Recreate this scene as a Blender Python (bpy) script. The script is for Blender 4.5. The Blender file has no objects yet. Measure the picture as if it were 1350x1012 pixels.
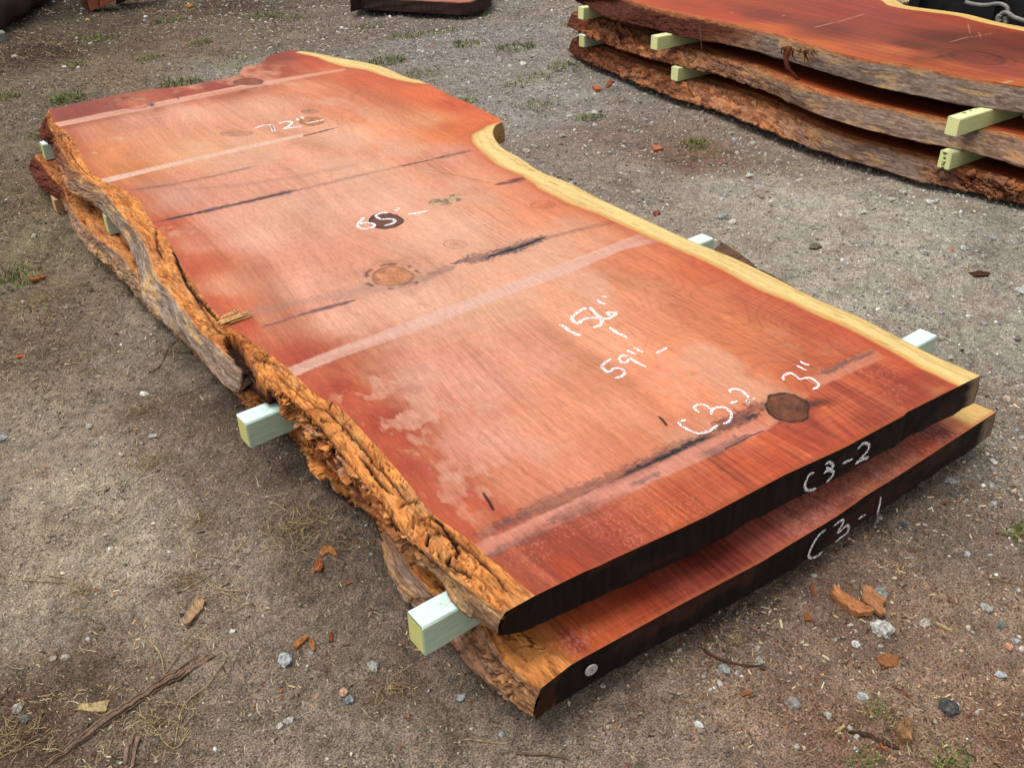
import bpy, math, random
import numpy as np
from mathutils import Matrix, Vector
random.seed(7); RNG = np.random.default_rng(7)
sc = bpy.context.scene
COL = sc.collection

# ------------------------------------------------------------------ camera
CF, CA, CP, CR, CH = 1220.19, 0.558157, 0.543860, -0.026135, 1.6071
CX, CY = 650.0, 469.0
_F = np.array([math.sin(CA)*math.cos(CP), math.cos(CA)*math.cos(CP), -math.sin(CP)])
_R0 = np.array([math.cos(CA), -math.sin(CA), 0.0]); _U0 = np.cross(_R0, _F)
_R = math.cos(CR)*_R0 + math.sin(CR)*_U0
_U = -math.sin(CR)*_R0 + math.cos(CR)*_U0
CAM = np.array([0, 0, CH])
def ray(P):
    P = np.atleast_2d(np.asarray(P, float))
    return ((P[:, 0]-CX)/CF)[:, None]*_R - ((P[:, 1]-CY)/CF)[:, None]*_U + _F
def at(P, z):
    """where the sight line of a photo point meets the level z"""
    d = ray(P); z = np.broadcast_to(np.asarray(z, float), (len(d),))
    return CAM + d*((z-CH)/d[:, 2])[:, None]
def aty(P, y):
    d = ray(P); return CAM + d*(y/d[:, 1])[:, None]
def to_px(W):
    W = np.atleast_2d(W)-CAM; z = W@_F
    return np.stack([CX+CF*(W@_R)/z, CY-CF*(W@_U)/z], -1)
cam = bpy.data.cameras.new('camera'); co = bpy.data.objects.new('camera', cam); COL.objects.link(co)
cam.sensor_width = 36; cam.lens = CF/1350*36; cam.clip_start = .05; cam.clip_end = 600
cam.shift_x = -(CX-675)/1350; cam.shift_y = (CY-506)/1350
M = Matrix([[_R[0], _U[0], -_F[0], 0], [_R[1], _U[1], -_F[1], 0], [_R[2], _U[2], -_F[2], CH], [0, 0, 0, 1]])
co.matrix_world = M
sc.camera = co

# ------------------------------------------------------------------ numbers
def srgb(c):
    c = np.asarray(c, float)/255
    return np.where(c <= .04045, c/12.92, ((c+.055)/1.055)**2.4)
ALB = 0.80                                   # picture value -> surface colour
def alb(c): return srgb(c)*ALB
def woodfix(C):
    v = C*.709-.028; return np.maximum(v, C*.46)
def sstep(a, b, x):
    t = np.clip((x-a)/(b-a), 0, 1); return t*t*(3-2*t)
TAB = np.random.default_rng(99).random((1024, 1024)).astype(np.float32).ravel()
def tb(i, j, seed): return TAB[(((j+seed*131) & 1023) << 10)+((i+seed*57) & 1023)]
def vn(x, y, seed=0):
    xf = np.floor(x); yf = np.floor(y); fx = (x-xf).astype(np.float32); fy = (y-yf).astype(np.float32); xi = xf.astype(np.int64); yi = yf.astype(np.int64)
    fx = fx*fx*fx*(fx*(fx*6-15)+10); fy = fy*fy*fy*(fy*(fy*6-15)+10)
    a = tb(xi, yi, seed); b = tb(xi+1, yi, seed); c = tb(xi, yi+1, seed); d = tb(xi+1, yi+1, seed)
    return (a+(b-a)*fx)*(1-fy)+(c+(d-c)*fx)*fy
def fbm(x, y, o=4, seed=0, g=.5):
    x = np.asarray(x, float); y = np.asarray(y, float)
    x, y = np.broadcast_arrays(x, y); s = 0; a = 1; t = 0
    for k in range(o):
        s = s+a*vn(x*2**k+17.3*k, y*2**k-9.1*k, seed+k*13); t += a; a *= g
    return s/t
def worley(x, y, seed=0):
    xi = np.floor(x).astype(np.int64); yi = np.floor(y).astype(np.int64); f1 = np.full(x.shape, 9.); f2 = np.full(x.shape, 9.); idv = np.zeros(x.shape)
    for dx in (-1, 0, 1):
        for dy in (-1, 0, 1):
            cx, cy = xi+dx, yi+dy
            px = cx+tb(cx, cy, seed); py = cy+tb(cx, cy, seed+5)
            d = np.hypot(x-px, y-py); r = tb(cx, cy, seed+9)
            m = d < f1
            f2 = np.where(m, f1, np.minimum(f2, d)); idv = np.where(m, r, idv); f1 = np.where(m, d, f1)
    return f1, f2, idv
def catmull(P, n, closed=False, par=None):
    """n points along a smooth curve through P; by arc length, or by station when par is given"""
    P = np.asarray(P, float)
    E = np.vstack([2*P[0]-P[1], P, 2*P[-1]-P[-2]])
    m = len(P)-1
    def ev(t):
        i = np.clip(t.astype(int), 0, m-1); f = (t-i)[:, None]
        a, b, c, d = E[i], E[i+1], E[i+2], E[i+3]
        return b+.5*f*(c-a+f*(2*a-5*b+4*c-d+f*(3*(b-c)+d-a)))
    if par is not None: return ev(np.asarray(par)*m)
    t = np.linspace(0, m, max(400, m*40)); Q = ev(t)
    L = np.r_[0, np.cumsum(np.linalg.norm(np.diff(Q, axis=0), axis=1))]
    return ev(np.interp(np.linspace(0, L[-1], n), L, t))
def linres(P, n):
    P = np.asarray(P, float); L = np.r_[0, np.cumsum(np.linalg.norm(np.diff(P, axis=0), axis=1))]
    q = np.linspace(0, L[-1], n); return np.stack([np.interp(q, L, P[:, k]) for k in range(P.shape[1])], -1)
def near_poly(X, Y, poly):
    """distance from points to polyline and running length of the nearest point"""
    best = np.full(X.shape, 1e9); pos = np.zeros(X.shape); acc = 0
    for a, b in zip(poly[:-1], poly[1:]):
        d = b-a; L = math.hypot(d[0], d[1])
        if L < 1e-9: continue
        t = np.clip(((X-a[0])*d[0]+(Y-a[1])*d[1])/L**2, 0, 1)
        q = np.hypot(X-a[0]-t*d[0], Y-a[1]-t*d[1]); m = q < best
        best = np.where(m, q, best); pos = np.where(m, acc+t*L, pos); acc += L
    return best, pos
def mixc(c, d, m): return c*(1-m[..., None])+np.asarray(d)*m[..., None]

# ------------------------------------------------------------------ mesh helpers
def mesh_obj(name, V, F, mat=None, parent=None, col=None, smooth=True, loc=None):
    """V (n,3); F (m,k) int array or list of lists"""
    me = bpy.data.meshes.new(name)
    V = np.ascontiguousarray(V, dtype=np.float32)
    if isinstance(F, np.ndarray):
        m, k = F.shape
        me.vertices.add(len(V)); me.vertices.foreach_set('co', V.ravel())
        me.loops.add(m*k); me.loops.foreach_set('vertex_index', np.ascontiguousarray(F, dtype=np.int32).ravel())
        me.polygons.add(m); me.polygons.foreach_set('loop_start', np.arange(0, m*k, k, dtype=np.int32))
        me.polygons.foreach_set('loop_total', np.full(m, k, dtype=np.int32))
        me.update(calc_edges=True)
    else:
        me.from_pydata(V.tolist(), [], F); me.update()
    me.polygons.foreach_set('use_smooth', np.full(len(me.polygons), smooth, dtype=bool))
    if col is not None:
        a = me.color_attributes.new('Col', 'FLOAT_COLOR', 'POINT')
        c = np.ones((len(V), 4), dtype=np.float32); c[:, :3] = np.clip(col, 0, 1); a.data.foreach_set('color', c.ravel())
    if mat: me.materials.append(mat)
    o = bpy.data.objects.new(name, me); COL.objects.link(o)
    if parent: o.parent = parent
    if loc is not None: o.location = loc
    return o
def grid_faces(nu, nv, flip=False):
    i = np.arange(nv-1)[:, None]*nu+np.arange(nu-1)[None, :]
    q = np.stack([i, i+1, i+nu+1, i+nu], -1).reshape(-1, 4)
    return q[:, ::-1].copy() if flip else q
def grid_obj(name, P, mat, parent=None, col=None, flip=False, smooth=True):
    nv, nu = P.shape[:2]
    return mesh_obj(name, P.reshape(-1, 3), grid_faces(nu, nv, flip), mat, parent, None if col is None else col.reshape(-1, 3), smooth)
def tag(o, label=None, cat=None, group=None, kind=None):
    if label: o['label'] = label
    if cat: o['category'] = cat
    if group: o['group'] = group
    if kind: o['kind'] = kind
    return o
def empty(name, loc=(0, 0, 0)):
    o = bpy.data.objects.new(name, None); COL.objects.link(o); o.location = loc; o.empty_display_size = .1; return o
def reparent(o, par):
    o.parent = par; o.matrix_parent_inverse = Matrix.Translation(-Vector(par.location))

# ------------------------------------------------------------------ materials
def mat_vc(name, rough=.8, spec=.3, noise=80., namt=.25, bump=.4, bscale=150., bdist=.002, stretch=(1, 1, 1), rvar=.0, coat=0, detail=6):
    m = bpy.data.materials.new(name); m.use_nodes = True; nt = m.node_tree; N = nt.nodes; L = nt.links
    b = N['Principled BSDF']
    vc = N.new('ShaderNodeAttribute'); vc.attribute_name = 'Col'
    tc = N.new('ShaderNodeTexCoord'); mp = N.new('ShaderNodeMapping'); mp.inputs['Scale'].default_value = stretch
    L.new(tc.outputs['Object'], mp.inputs[0])
    n = N.new('ShaderNodeTexNoise'); n.inputs['Scale'].default_value = noise; n.inputs['Detail'].default_value = detail; n.inputs['Roughness'].default_value = .65
    L.new(mp.outputs[0], n.inputs['Vector'])
    mr = N.new('ShaderNodeMapRange'); mr.inputs['From Min'].default_value = .34; mr.inputs['From Max'].default_value = .66
    mr.inputs['To Min'].default_value = 1-namt; mr.inputs['To Max'].default_value = 1+namt
    L.new(n.outputs['Fac'], mr.inputs['Value'])
    mul = N.new('ShaderNodeVectorMath'); mul.operation = 'SCALE'
    L.new(vc.outputs['Color'], mul.inputs[0]); L.new(mr.outputs[0], mul.inputs['Scale'])
    L.new(mul.outputs[0], b.inputs['Base Color'])
    n2 = N.new('ShaderNodeTexNoise'); n2.inputs['Scale'].default_value = bscale; n2.inputs['Detail'].default_value = 5; n2.inputs['Roughness'].default_value = .7
    L.new(mp.outputs[0], n2.inputs['Vector'])
    bp = N.new('ShaderNodeBump'); bp.inputs['Strength'].default_value = bump; bp.inputs['Distance'].default_value = bdist
    L.new(n2.outputs['Fac'], bp.inputs['Height']); L.new(bp.outputs[0], b.inputs['Normal'])
    b.inputs['Specular IOR Level'].default_value = spec
    if rvar:
        r = N.new('ShaderNodeMapRange'); r.inputs['From Min'].default_value = .3; r.inputs['From Max'].default_value = .7
        r.inputs['To Min'].default_value = rough-rvar; r.inputs['To Max'].default_value = rough+rvar
        L.new(n.outputs['Fac'], r.inputs['Value']); L.new(r.outputs[0], b.inputs['Roughness'])
    else: b.inputs['Roughness'].default_value = rough
    return m
def mat_flat(name, c, rough=.7, spec=.3, noise=60, namt=.2, bump=.3, bdist=.001, metal=0, stretch=(1, 1, 1), spots=None):
    m = bpy.data.materials.new(name); m.use_nodes = True; nt = m.node_tree; N = nt.nodes; L = nt.links
    b = N['Principled BSDF']; tc = N.new('ShaderNodeTexCoord'); mp = N.new('ShaderNodeMapping'); mp.inputs['Scale'].default_value = stretch
    L.new(tc.outputs['Object'], mp.inputs[0])
    n = N.new('ShaderNodeTexNoise'); n.inputs['Scale'].default_value = noise; n.inputs['Detail'].default_value = 6; n.inputs['Roughness'].default_value = .7
    L.new(mp.outputs[0], n.inputs['Vector'])
    cr = N.new('ShaderNodeValToRGB'); c = np.asarray(c)
    cr.color_ramp.elements[0].position = .3; cr.color_ramp.elements[1].position = .7
    cr.color_ramp.elements[0].color = (*np.clip(c*(1-namt), 0, 1), 1); cr.color_ramp.elements[1].color = (*np.clip(c*(1+namt), 0, 1), 1)
    L.new(n.outputs['Fac'], cr.inputs[0]); out = cr.outputs[0]
    if spots is not None:
        n3 = N.new('ShaderNodeTexNoise'); n3.inputs['Scale'].default_value = 28; n3.inputs['Detail'].default_value = 8; n3.inputs['Roughness'].default_value = .75
        L.new(mp.outputs[0], n3.inputs['Vector'])
        r = N.new('ShaderNodeMapRange'); r.inputs['From Min'].default_value = .62; r.inputs['From Max'].default_value = .7
        L.new(n3.outputs['Fac'], r.inputs['Value'])
        mx = N.new('ShaderNodeMixRGB'); L.new(r.outputs[0], mx.inputs[0]); L.new(out, mx.inputs[1]); mx.inputs[2].default_value = (*spots, 1); out = mx.outputs[0]
    L.new(out, b.inputs['Base Color'])
    bp = N.new('ShaderNodeBump'); bp.inputs['Strength'].default_value = bump; bp.inputs['Distance'].default_value = bdist
    L.new(n.outputs['Fac'], bp.inputs['Height']); L.new(bp.outputs[0], b.inputs['Normal'])
    b.inputs['Roughness'].default_value = rough; b.inputs['Specular IOR Level'].default_value = spec; b.inputs['Metallic'].default_value = metal
    return m
M_WOOD = mat_vc('sawn_redwood', rough=.62, spec=.16, noise=300, namt=.20, bump=.25, bscale=420, bdist=.0008, stretch=(1, .12, 1), rvar=.07)
M_BARK = mat_vc('fibrous_bark', rough=.9, spec=.12, noise=190, namt=.40, bump=.8, bscale=260, bdist=.003, stretch=(1, .16, 1), detail=9)
M_END = mat_vc('sealed_end_grain', rough=.6, spec=.10, noise=60, namt=.3, bump=.35, bscale=90, bdist=.0015, stretch=(1, 1, .25))
M_GROUND = mat_vc('dry_dirt', rough=.95, spec=.08, noise=230, namt=.85, bump=1.0, bscale=110, bdist=.012, detail=10)
M_SCAT = mat_vc('ground_litter', rough=.9, spec=.15, noise=200, namt=.2, bump=.2)
M_STONE = mat_vc('speckled_stone', rough=.85, spec=.25, noise=120, namt=.6, bump=.6, bscale=120, bdist=.002)

# ------------------------------------------------------------------ world and light
SUN_EL = math.radians(72)        # a high veiled sun, a little to the left of the yard
w = bpy.data.worlds.new('World'); sc.world = w; w.use_nodes = True
sky = w.node_tree.nodes.new('ShaderNodeTexSky'); sky.sky_type = 'NISHITA'; sky.sun_disc = False
sky.sun_elevation = SUN_EL; sky.air_density = 1.0; sky.dust_density = 3.0; sky.ozone_density = 1.0
bg = w.node_tree.nodes['Background']; bg.inputs['Strength'].default_value = .15
hs = w.node_tree.nodes.new('ShaderNodeHueSaturation'); hs.inputs['Saturation'].default_value = .22      # thin cloud greys the blue
w.node_tree.links.new(sky.outputs[0], hs.inputs['Color']); w.node_tree.links.new(hs.outputs[0], bg.inputs[0])
sdir = Vector((-.75, .25, 0)).normalized()*math.cos(SUN_EL)+Vector((0, 0, math.sin(SUN_EL)))    # towards the sun
sky.sun_rotation = math.atan2(sdir.x, sdir.y)
sl = bpy.data.lights.new('sun', 'SUN'); sl.energy = 1.4; sl.angle = math.radians(40); sl.color = (1, .96, .9)
so = bpy.data.objects.new('sun', sl); COL.objects.link(so); so.rotation_euler = sdir.to_track_quat('Z', 'Y').to_euler(); so.location = (3, 4, 8)
sc.view_settings.view_transform = 'Standard'; sc.view_settings.look = 'None'; sc.view_settings.gamma = 1; sc.view_settings.exposure = 0.58
sc.render.engine = 'CYCLES'

# ------------------------------------------------------------------ colour by scattered samples
def idw(X, Y, pts, z, p=3.2, jitter=None, albedo=True):
    Q = at([q[:2] for q in pts], z)[:, :2].astype(np.float32); C = np.array([q[2] for q in pts], float)
    C = (alb(C) if albedo else srgb(C)).astype(np.float32)
    sh = X.shape; x = X.ravel().astype(np.float32); y = Y.ravel().astype(np.float32); out = np.empty((x.size, 3), np.float32)
    # perspective-aware spacing: distances shrink with how far the place lies
    for s in range(0, x.size, 60000):
        a = x[s:s+60000, None]; b = y[s:s+60000, None]
        d2 = (a-Q[:, 0])**2*1.3+(b-Q[:, 1])**2*.8
        wgt = 1/(d2+2e-4)**(p/2)
        out[s:s+60000] = (wgt@C)/wgt.sum(1)[:, None]
    return out.reshape(sh+(3,)).astype(float)

# ------------------------------------------------------------------ sawn slabs
TH, ST = .0885, .081
Z1 = .325; Z1b = Z1-TH; Z2 = Z1b-ST; Z2b = Z2-TH
def wpts(P, z): return at(P, z)
def coons(Lc, Rc, Nc, Fc):
    nv, nu = len(Lc), len(Nc); u = np.linspace(0, 1, nu)[None, :, None]; v = np.linspace(0, 1, nv)[:, None, None]
    P = (1-v)*Nc[None]+v*Fc[None]+(1-u)*Lc[:, None]+u*Rc[:, None]
    return P-((1-u)*(1-v)*Lc[0]+u*(1-v)*Rc[0]+(1-u)*v*Lc[-1]+u*v*Rc[-1])
def build_slab(name, label, cat, group, Li, Lo, Lb, R, Nn, Ff, zt, zb, paint, barkpaint, nu, nv, ns, rdrop=.012, endcol=(.009, .006, .0055), rcol=(150, 110, 70), seed=0, rfun=None, endtint=None):
    """Li, Lo, Lb: matched stations near->far (world xyz): flat face border, outer rim, foot of the bark"""
    root = empty(name, (float(Li[0][0]+.6), float(Li[len(Li)//2][1]), zb)); tag(root, label, cat, group)
    Lc = catmull(Li, nv); Rc = catmull(R, nv) if len(R) > 2 else linres(R, nv); Nc = linres(Nn, nu); Fc = linres(Ff, nu)
    for c in (Lc, Rc, Nc, Fc): c[:, 2] = zt
    P = coons(Lc, Rc, Nc, Fc); P[..., 2] = zt
    col, dz = paint(P[..., 0], P[..., 1], Lc, Rc)
    P[..., 2] += dz
    top = grid_obj('sawn_face', P, M_WOOD, None, col); reparent(top, root)
    # bark strip: the same stations for three rails
    par = np.linspace(0, 1, ns); m = len(Li)-1
    Ai, Ao, Ab = catmull(Li, 0, par=par), catmull(Lo, 0, par=par), catmull(Lb, 0, par=par)
    n1, n2, n3 = (18, 26, 5)
    # even out along the length
    L = np.r_[0, np.cumsum(np.linalg.norm(np.diff(Ao[:, :2], axis=0), axis=1))]; q = np.linspace(0, L[-1], ns); pe = np.interp(q, L, par)
    Ai, Ao, Ab = catmull(Li, 0, par=pe), catmull(Lo, 0, par=pe), catmull(Lb, 0, par=pe)
    rows = []
    for k in range(n1): t = k/n1; rows.append(Ai*(1-t)+Ao*t)
    for k in range(n2+1):
        t = k/n2; b = Ao*(1-t)+Ab*t; out = (Ab-Ai)*[1, 1, 0]; out /= np.linalg.norm(out, axis=1)[:, None]+1e-6
        rows.append(b+out*(math.sin(math.pi*t)*.006))
    inner = Ab+(Ai-Ab)*[1, 1, 0]*.6
    for k in range(1, n3+1): t = k/n3; rows.append(Ab*(1-t)+inner*t)
    G = np.stack(rows, 1)                                  # (ns, nt, 3)
    S = np.broadcast_to(q[:, None], G.shape[:2]); Tt = np.concatenate([np.zeros((ns, 1)), np.cumsum(np.linalg.norm(np.diff(G, axis=1), axis=2), axis=1)], 1)
    K = np.broadcast_to(np.arange(G.shape[1])[None], G.shape[:2])
    gs = np.gradient(G, axis=0); gt = np.gradient(G, axis=1); nrm = np.cross(gs, gt); nrm /= np.linalg.norm(nrm, axis=2)[..., None]+1e-9
    if nrm[ns//2, n1+n2//2, 0] > 0: nrm = -nrm
    band = np.clip(K/n1, 0, 1); side = np.clip((K-n1)/n2, 0, 1)
    barkpaint.G = G
    bc, disp = barkpaint(S, Tt, pe[:, None]*np.ones_like(S), band, side, K > n1+n2)
    ramp = sstep(0, 3, K)*np.clip(np.minimum(q, q[-1]-q)[:, None]/.012, 0, 1)
    ntop = np.array([0, 0, 1.]); wt = sstep(n1+1, n1+7, K)[..., None]
    n_ = nrm*wt+ntop*(1-wt); n_ /= np.linalg.norm(n_, axis=2)[..., None]+1e-9
    G = G+n_*(disp*ramp)[..., None]
    bk = grid_obj('bark_edge', G, M_BARK, None, bc, flip=True); reparent(bk, root)
    # far live edge
    nr = nv; rb = Rc.copy(); tr = np.gradient(Rc, axis=0); ro = np.stack([tr[:, 1], -tr[:, 0], 0*tr[:, 0]], 1); ro /= np.linalg.norm(ro, axis=1)[:, None]+1e-9
    kk = 12; rg = []
    Lr = np.r_[0, np.cumsum(np.linalg.norm(np.diff(Rc, axis=0), axis=1))]
    for k in range(kk+1):
        t = k/kk; o = (rfun(Lr)*t if rfun is not None else rdrop*t)+.006*math.sin(math.pi*t)
        nz = (fbm(Lr*14, np.full(nr, t*2.), 4, 31+seed)-.5)*.012*min(1, t*3)
        pt = Rc+ro*(o+nz)[:, None] if hasattr(o, '__len__') else Rc+ro*(np.full(nr, o)+nz)[:, None]
        pt[:, 2] = zt-(zt-zb)*t; rg.append(pt)
    rg = np.stack(rg, 1); cc = alb(rcol)*(.5+fbm(np.broadcast_to(Lr[:, None], rg.shape[:2])*20, rg[..., 2]*60, 4, 5)[..., None])
    ob = grid_obj('live_edge', rg, M_BARK, None, cc, flip=False); reparent(ob, root)
    # near end: from the bark corner to the right corner
    Nt = np.vstack([Ao[0], Ai[0]*.5+Ao[0]*.5, Ai[0], Nn[1:]]); ne = 420
    T_ = linres(Nt, ne); nbk = 14; E = []
    dl = Ab[0]-Ao[0]; dr = rg[0, -1]-Rc[0]
    fx = np.linspace(0, 1, ne); wl = np.exp(-fx/.03)[:, None]; wr = np.exp(-(1-fx)/.02)[:, None]
    for k in range(nbk+1):
        t = k/nbk; base = T_+np.array([0, 0, zb-zt])*t
        # ends lean with the bark and the live edge
        base = base+(dl*[1, 1, 0])*t*wl+(dr*[1, 1, 0])*t*wr
        base[:, 1] += (fbm(base[:, 0]*25, np.full(ne, t*2.3), 3, 44+seed)-.5)*.006*(t > 0)
        E.append(base)
    E = np.stack(E, 0); E[1:, :, 0] += ((fbm(E[1:, :, 2]*70, E[1:, :, 0]*0+seed, 3, 45+seed)-.5)*.020)*wl[:, 0][None]*1.0; E[-1, :, 2] += (fbm(E[-1, :, 0]*18, E[-1, :, 0]*0, 4, 46+seed)-.5)*.012
    E[..., 2] = np.where(np.arange(nbk+1)[:, None] == 0, T_[None, :, 2], E[..., 2])
    ec = np.tile(np.array(endcol), E.shape[:2]+(1,))*(.35+1.3*fbm(E[..., 0]*90, E[..., 2]*6, 4, 3)[..., None]); ec = mixc(ec, np.array([.035, .014, .010]), sstep(.5, .7, fbm(E[..., 0]*5, E[..., 2]*14, 4, 4))*.8)
    if endtint is not None: ec = endtint(E, ec, fx)
    en = grid_obj('end_grain', E, M_END, None, ec, flip=True); reparent(en, root)
    # far end and underside
    Fs = np.stack([np.vstack([Ao[-1], Fc])*[1, 1, 0]+[0, 0, zt-(zt-zb)*t] for t in np.linspace(0, 1, 5)], 0)
    Fs[1:, :, 1] += .01*np.linspace(.3, 1, 4)[:, None]; Fs[1:, 0, :2] = Ab[-1][:2]*np.linspace(.25, 1, 4)[:, None]+Ao[-1][:2]*(1-np.linspace(.25, 1, 4)[:, None]); Fs[0, 0] = Ao[-1]
    fc = alb((105, 60, 45))*(.5+fbm(Fs[..., 0]*40, Fs[..., 2]*30, 4, 8)[..., None]); reparent(grid_obj('far_end', Fs, M_BARK, None, fc), root)
    bl = catmull(Lb, 0, par=np.linspace(0, 1, 60)); br = rg[np.linspace(0, nr-1, 60).astype(int), -1]
    # match along y
    yy = np.linspace(bl[0, 1], bl[-1, 1], 60); bl = np.stack([np.interp(yy, bl[:, 1], bl[:, 0]), yy, np.full(60, zb)], 1)
    o_ = np.argsort(br[:, 1]); br = np.stack([np.interp(yy, br[o_, 1], br[o_, 0])-.02, yy, np.full(60, zb)], 1); yy2 = yy; br[:3, 0] -= .06; br[0:2, 1] += .04; bl[0:2, 1] += .03
    U = np.stack([bl*(1-t)+br*t for t in np.linspace(0, 1, 8)], 1); U[..., 2] = zb+.002
    reparent(grid_obj('underside', U, M_BARK, None, np.tile(alb((90, 50, 35)), U.shape[:2]+(1,)), flip=False), root)
    return root, Nt, Ao, Ab, Rc

# ---- the shared grain painter
def grain(X, Y, knots, seed=0, amp=1.0):
    """dark late-wood lines running along the slab and bending round the knots"""
    Xw = X.copy()
    for kx, ky, kr in knots:
        d = np.hypot(X-kx, (Y-ky)*.6); Xw = Xw-(X-kx)*.9*np.exp(-(d/(kr*.62))**2)
    Xw = Xw+(fbm(X*1.1, Y*.7, 3, 50+seed)-.5)*.26
    g1 = fbm(Xw*48, Y*1.2, 5, 51+seed, .6); g2 = fbm(Xw*210, Y*4.5, 3, 52+seed)
    ln = np.abs(np.sin(Xw*155+6*fbm(Xw*4, Y*.8, 3, 53+seed)))**9*sstep(.46, .68, fbm(X*4.5, Y*1.3, 4, 54+seed))
    saw = fbm(X*2.0, Y*240, 2, 55+seed)
    return (g1-.5)*.34*amp+(g2-.5)*.26*amp-ln*.16*amp+(saw-.5)*.14*amp, Xw
def ell(X, Y, c, rx, ry, z, tilt=0.):
    """affine coordinates of an ellipse seen in the photo at c with half-axes rx, ry (photo pixels)"""
    C0 = at([c], z)[0]; ct, s_ = math.cos(tilt), math.sin(tilt)
    a = at([(c[0]+rx*ct, c[1]+rx*s_)], z)[0]-C0; b = at([(c[0]-ry*s_, c[1]+ry*ct)], z)[0]-C0
    det = a[0]*b[1]-a[1]*b[0]; dx, dy = X-C0[0], Y-C0[1]
    return (dx*b[1]-dy*b[0])/det, (a[0]*dy-a[1]*dx)/det
def strk(X, Y, pts, wpx, z, edge=.5, n=0.0, seed=0, taper=True):
    """soft streak mask along a traced line; wpx half width in metres"""
    Q = at(pts, z)[:, :2]; d, s = near_poly(X, Y, Q); L = np.sum(np.linalg.norm(np.diff(Q, axis=0), axis=1))
    wv = wpx*(.35+1.3*fbm(s*9, s*0+seed, 4, 60+seed)) if n else wpx
    if taper: wv = wv*np.clip(np.minimum(s, L-s)/(.12*L)+.05, 0, 1)
    return 1-sstep(wv*edge, wv+1e-5, d+(fbm(X*90, Y*220, 3, 61+seed)-.5)*wpx*n), s, L
def inpoly(X, Y, pts, z):
    Q = at(pts, z)[:, :2]; c = np.zeros(X.shape, bool); n = len(Q)
    for i in range(n):
        x1, y1 = Q[i]; x2, y2 = Q[(i+1) % n]
        if y1 == y2: continue
        c ^= ((y1 > Y) != (y2 > Y)) & (X < (x2-x1)*(Y-y1)/(y2-y1)+x1)
    return c

TOPC = [
(70,158,(140,52,44)),(80,155,(140,58,48)),(115,145,(150,58,50)),(150,143,(160,75,58)),(200,133,(178,80,58)),(250,122,(160,60,42)),(300,112,(160,62,42)),(345,97,(175,65,40)),(370,78,(150,55,38)),(400,85,(190,78,45)),
(440,95,(210,95,55)),(480,105,(208,88,52)),(530,112,(212,92,52)),(560,125,(215,90,50)),(600,138,(205,82,44)),(640,155,(215,92,48)),(560,160,(228,140,92)),(500,150,(222,118,80)),(400,115,(222,125,88)),(450,130,(215,110,75)),
(350,140,(236,160,122)),(250,150,(232,155,120)),(180,160,(215,132,103)),(120,175,(200,105,75)),(150,200,(222,125,80)),(160,228,(215,115,66)),(130,200,(205,105,62)),(200,180,(232,150,108)),(250,200,(236,158,112)),(330,190,(236,158,116)),(450,180,(238,166,126)),(400,200,(234,152,115)),
(540,190,(222,128,88)),(580,180,(222,105,60)),(600,168,(215,95,50)),(590,200,(216,128,96)),(480,230,(238,165,128)),(350,240,(230,150,118)),(230,260,(214,138,112)),(190,265,(200,105,75)),(240,310,(200,100,75)),(215,300,(195,80,50)),(300,290,(226,150,120)),(400,270,(236,165,132)),(340,310,(232,160,128)),
(500,260,(236,165,132)),(620,230,(224,138,100)),(600,215,(220,130,98)),(680,260,(222,128,90)),(600,300,(240,170,132)),(750,290,(222,130,92)),(720,275,(220,120,82)),(820,325,(216,110,74)),(850,345,(214,105,70)),(780,320,(228,140,100)),(700,340,(238,163,124)),
(260,350,(195,85,58)),(300,380,(212,122,90)),(290,400,(195,85,58)),(350,420,(208,118,88)),(330,425,(190,78,52)),(400,380,(232,155,122)),(450,420,(234,162,128)),(550,400,(242,172,138)),(650,400,(240,168,128)),(760,400,(238,155,115)),(850,385,(226,132,92)),(930,400,(216,106,70)),(920,360,(210,95,60)),
(420,480,(192,88,62)),(400,475,(180,70,48)),(470,520,(200,85,57)),(450,515,(178,68,45)),(540,500,(232,155,128)),(500,500,(214,120,88)),(620,500,(234,152,122)),(700,470,(232,146,112)),(800,450,(236,146,106)),(900,460,(230,130,90)),(1000,450,(216,106,70)),(1080,460,(205,92,58)),(1000,400,(210,98,65)),(1100,445,(205,90,56)),
(560,600,(200,92,64)),(530,580,(190,78,54)),(500,560,(178,66,44)),(540,615,(175,66,46)),(600,590,(222,135,108)),(640,580,(230,148,118)),(720,560,(228,138,102)),(820,540,(234,142,102)),(880,530,(230,130,90)),(960,500,(218,110,74)),(600,660,(182,75,54)),(620,670,(196,86,62)),(680,640,(214,116,86)),(760,620,(220,120,90)),(850,590,(216,116,82)),(640,695,(180,72,50)),(720,650,(206,105,78)),(930,545,(205,108,76)),
(680,745,(165,75,58)),(720,745,(165,72,54)),(705,772,(172,76,50)),(780,725,(176,78,54)),(760,745,(178,72,45)),(850,700,(170,72,50)),(830,715,(168,68,50)),(920,660,(180,74,46)),(900,685,(190,80,45)),(980,620,(195,82,50)),(960,650,(186,80,52)),(1050,590,(204,88,54)),(1040,610,(178,72,45)),(1100,570,(194,84,54)),(1120,575,(178,70,46)),
(1100,540,(196,84,50)),(1150,530,(186,82,54)),(1150,555,(160,64,42)),(1200,520,(166,66,46)),(1230,505,(150,60,42)),(1130,500,(200,86,52)),(1180,480,(196,84,50)),(1240,512,(180,95,55)),(1200,500,(160,58,38))]
def _lift(q):
    x, y, (r, g, b) = q; t = [40, 80, 105, 140, 175]; return (x, y, (min(244, r+np.interp(g, t, [14, 16, 18, 14, 6])), g+np.interp(g, t, [25, 32, 40, 27, 16]), b+np.interp(g, t, [18, 25, 39, 31, 23])))
TOPC = [_lift(q) for q in TOPC]  # sampled tones keep some of the daylight gradient in the colour
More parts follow.
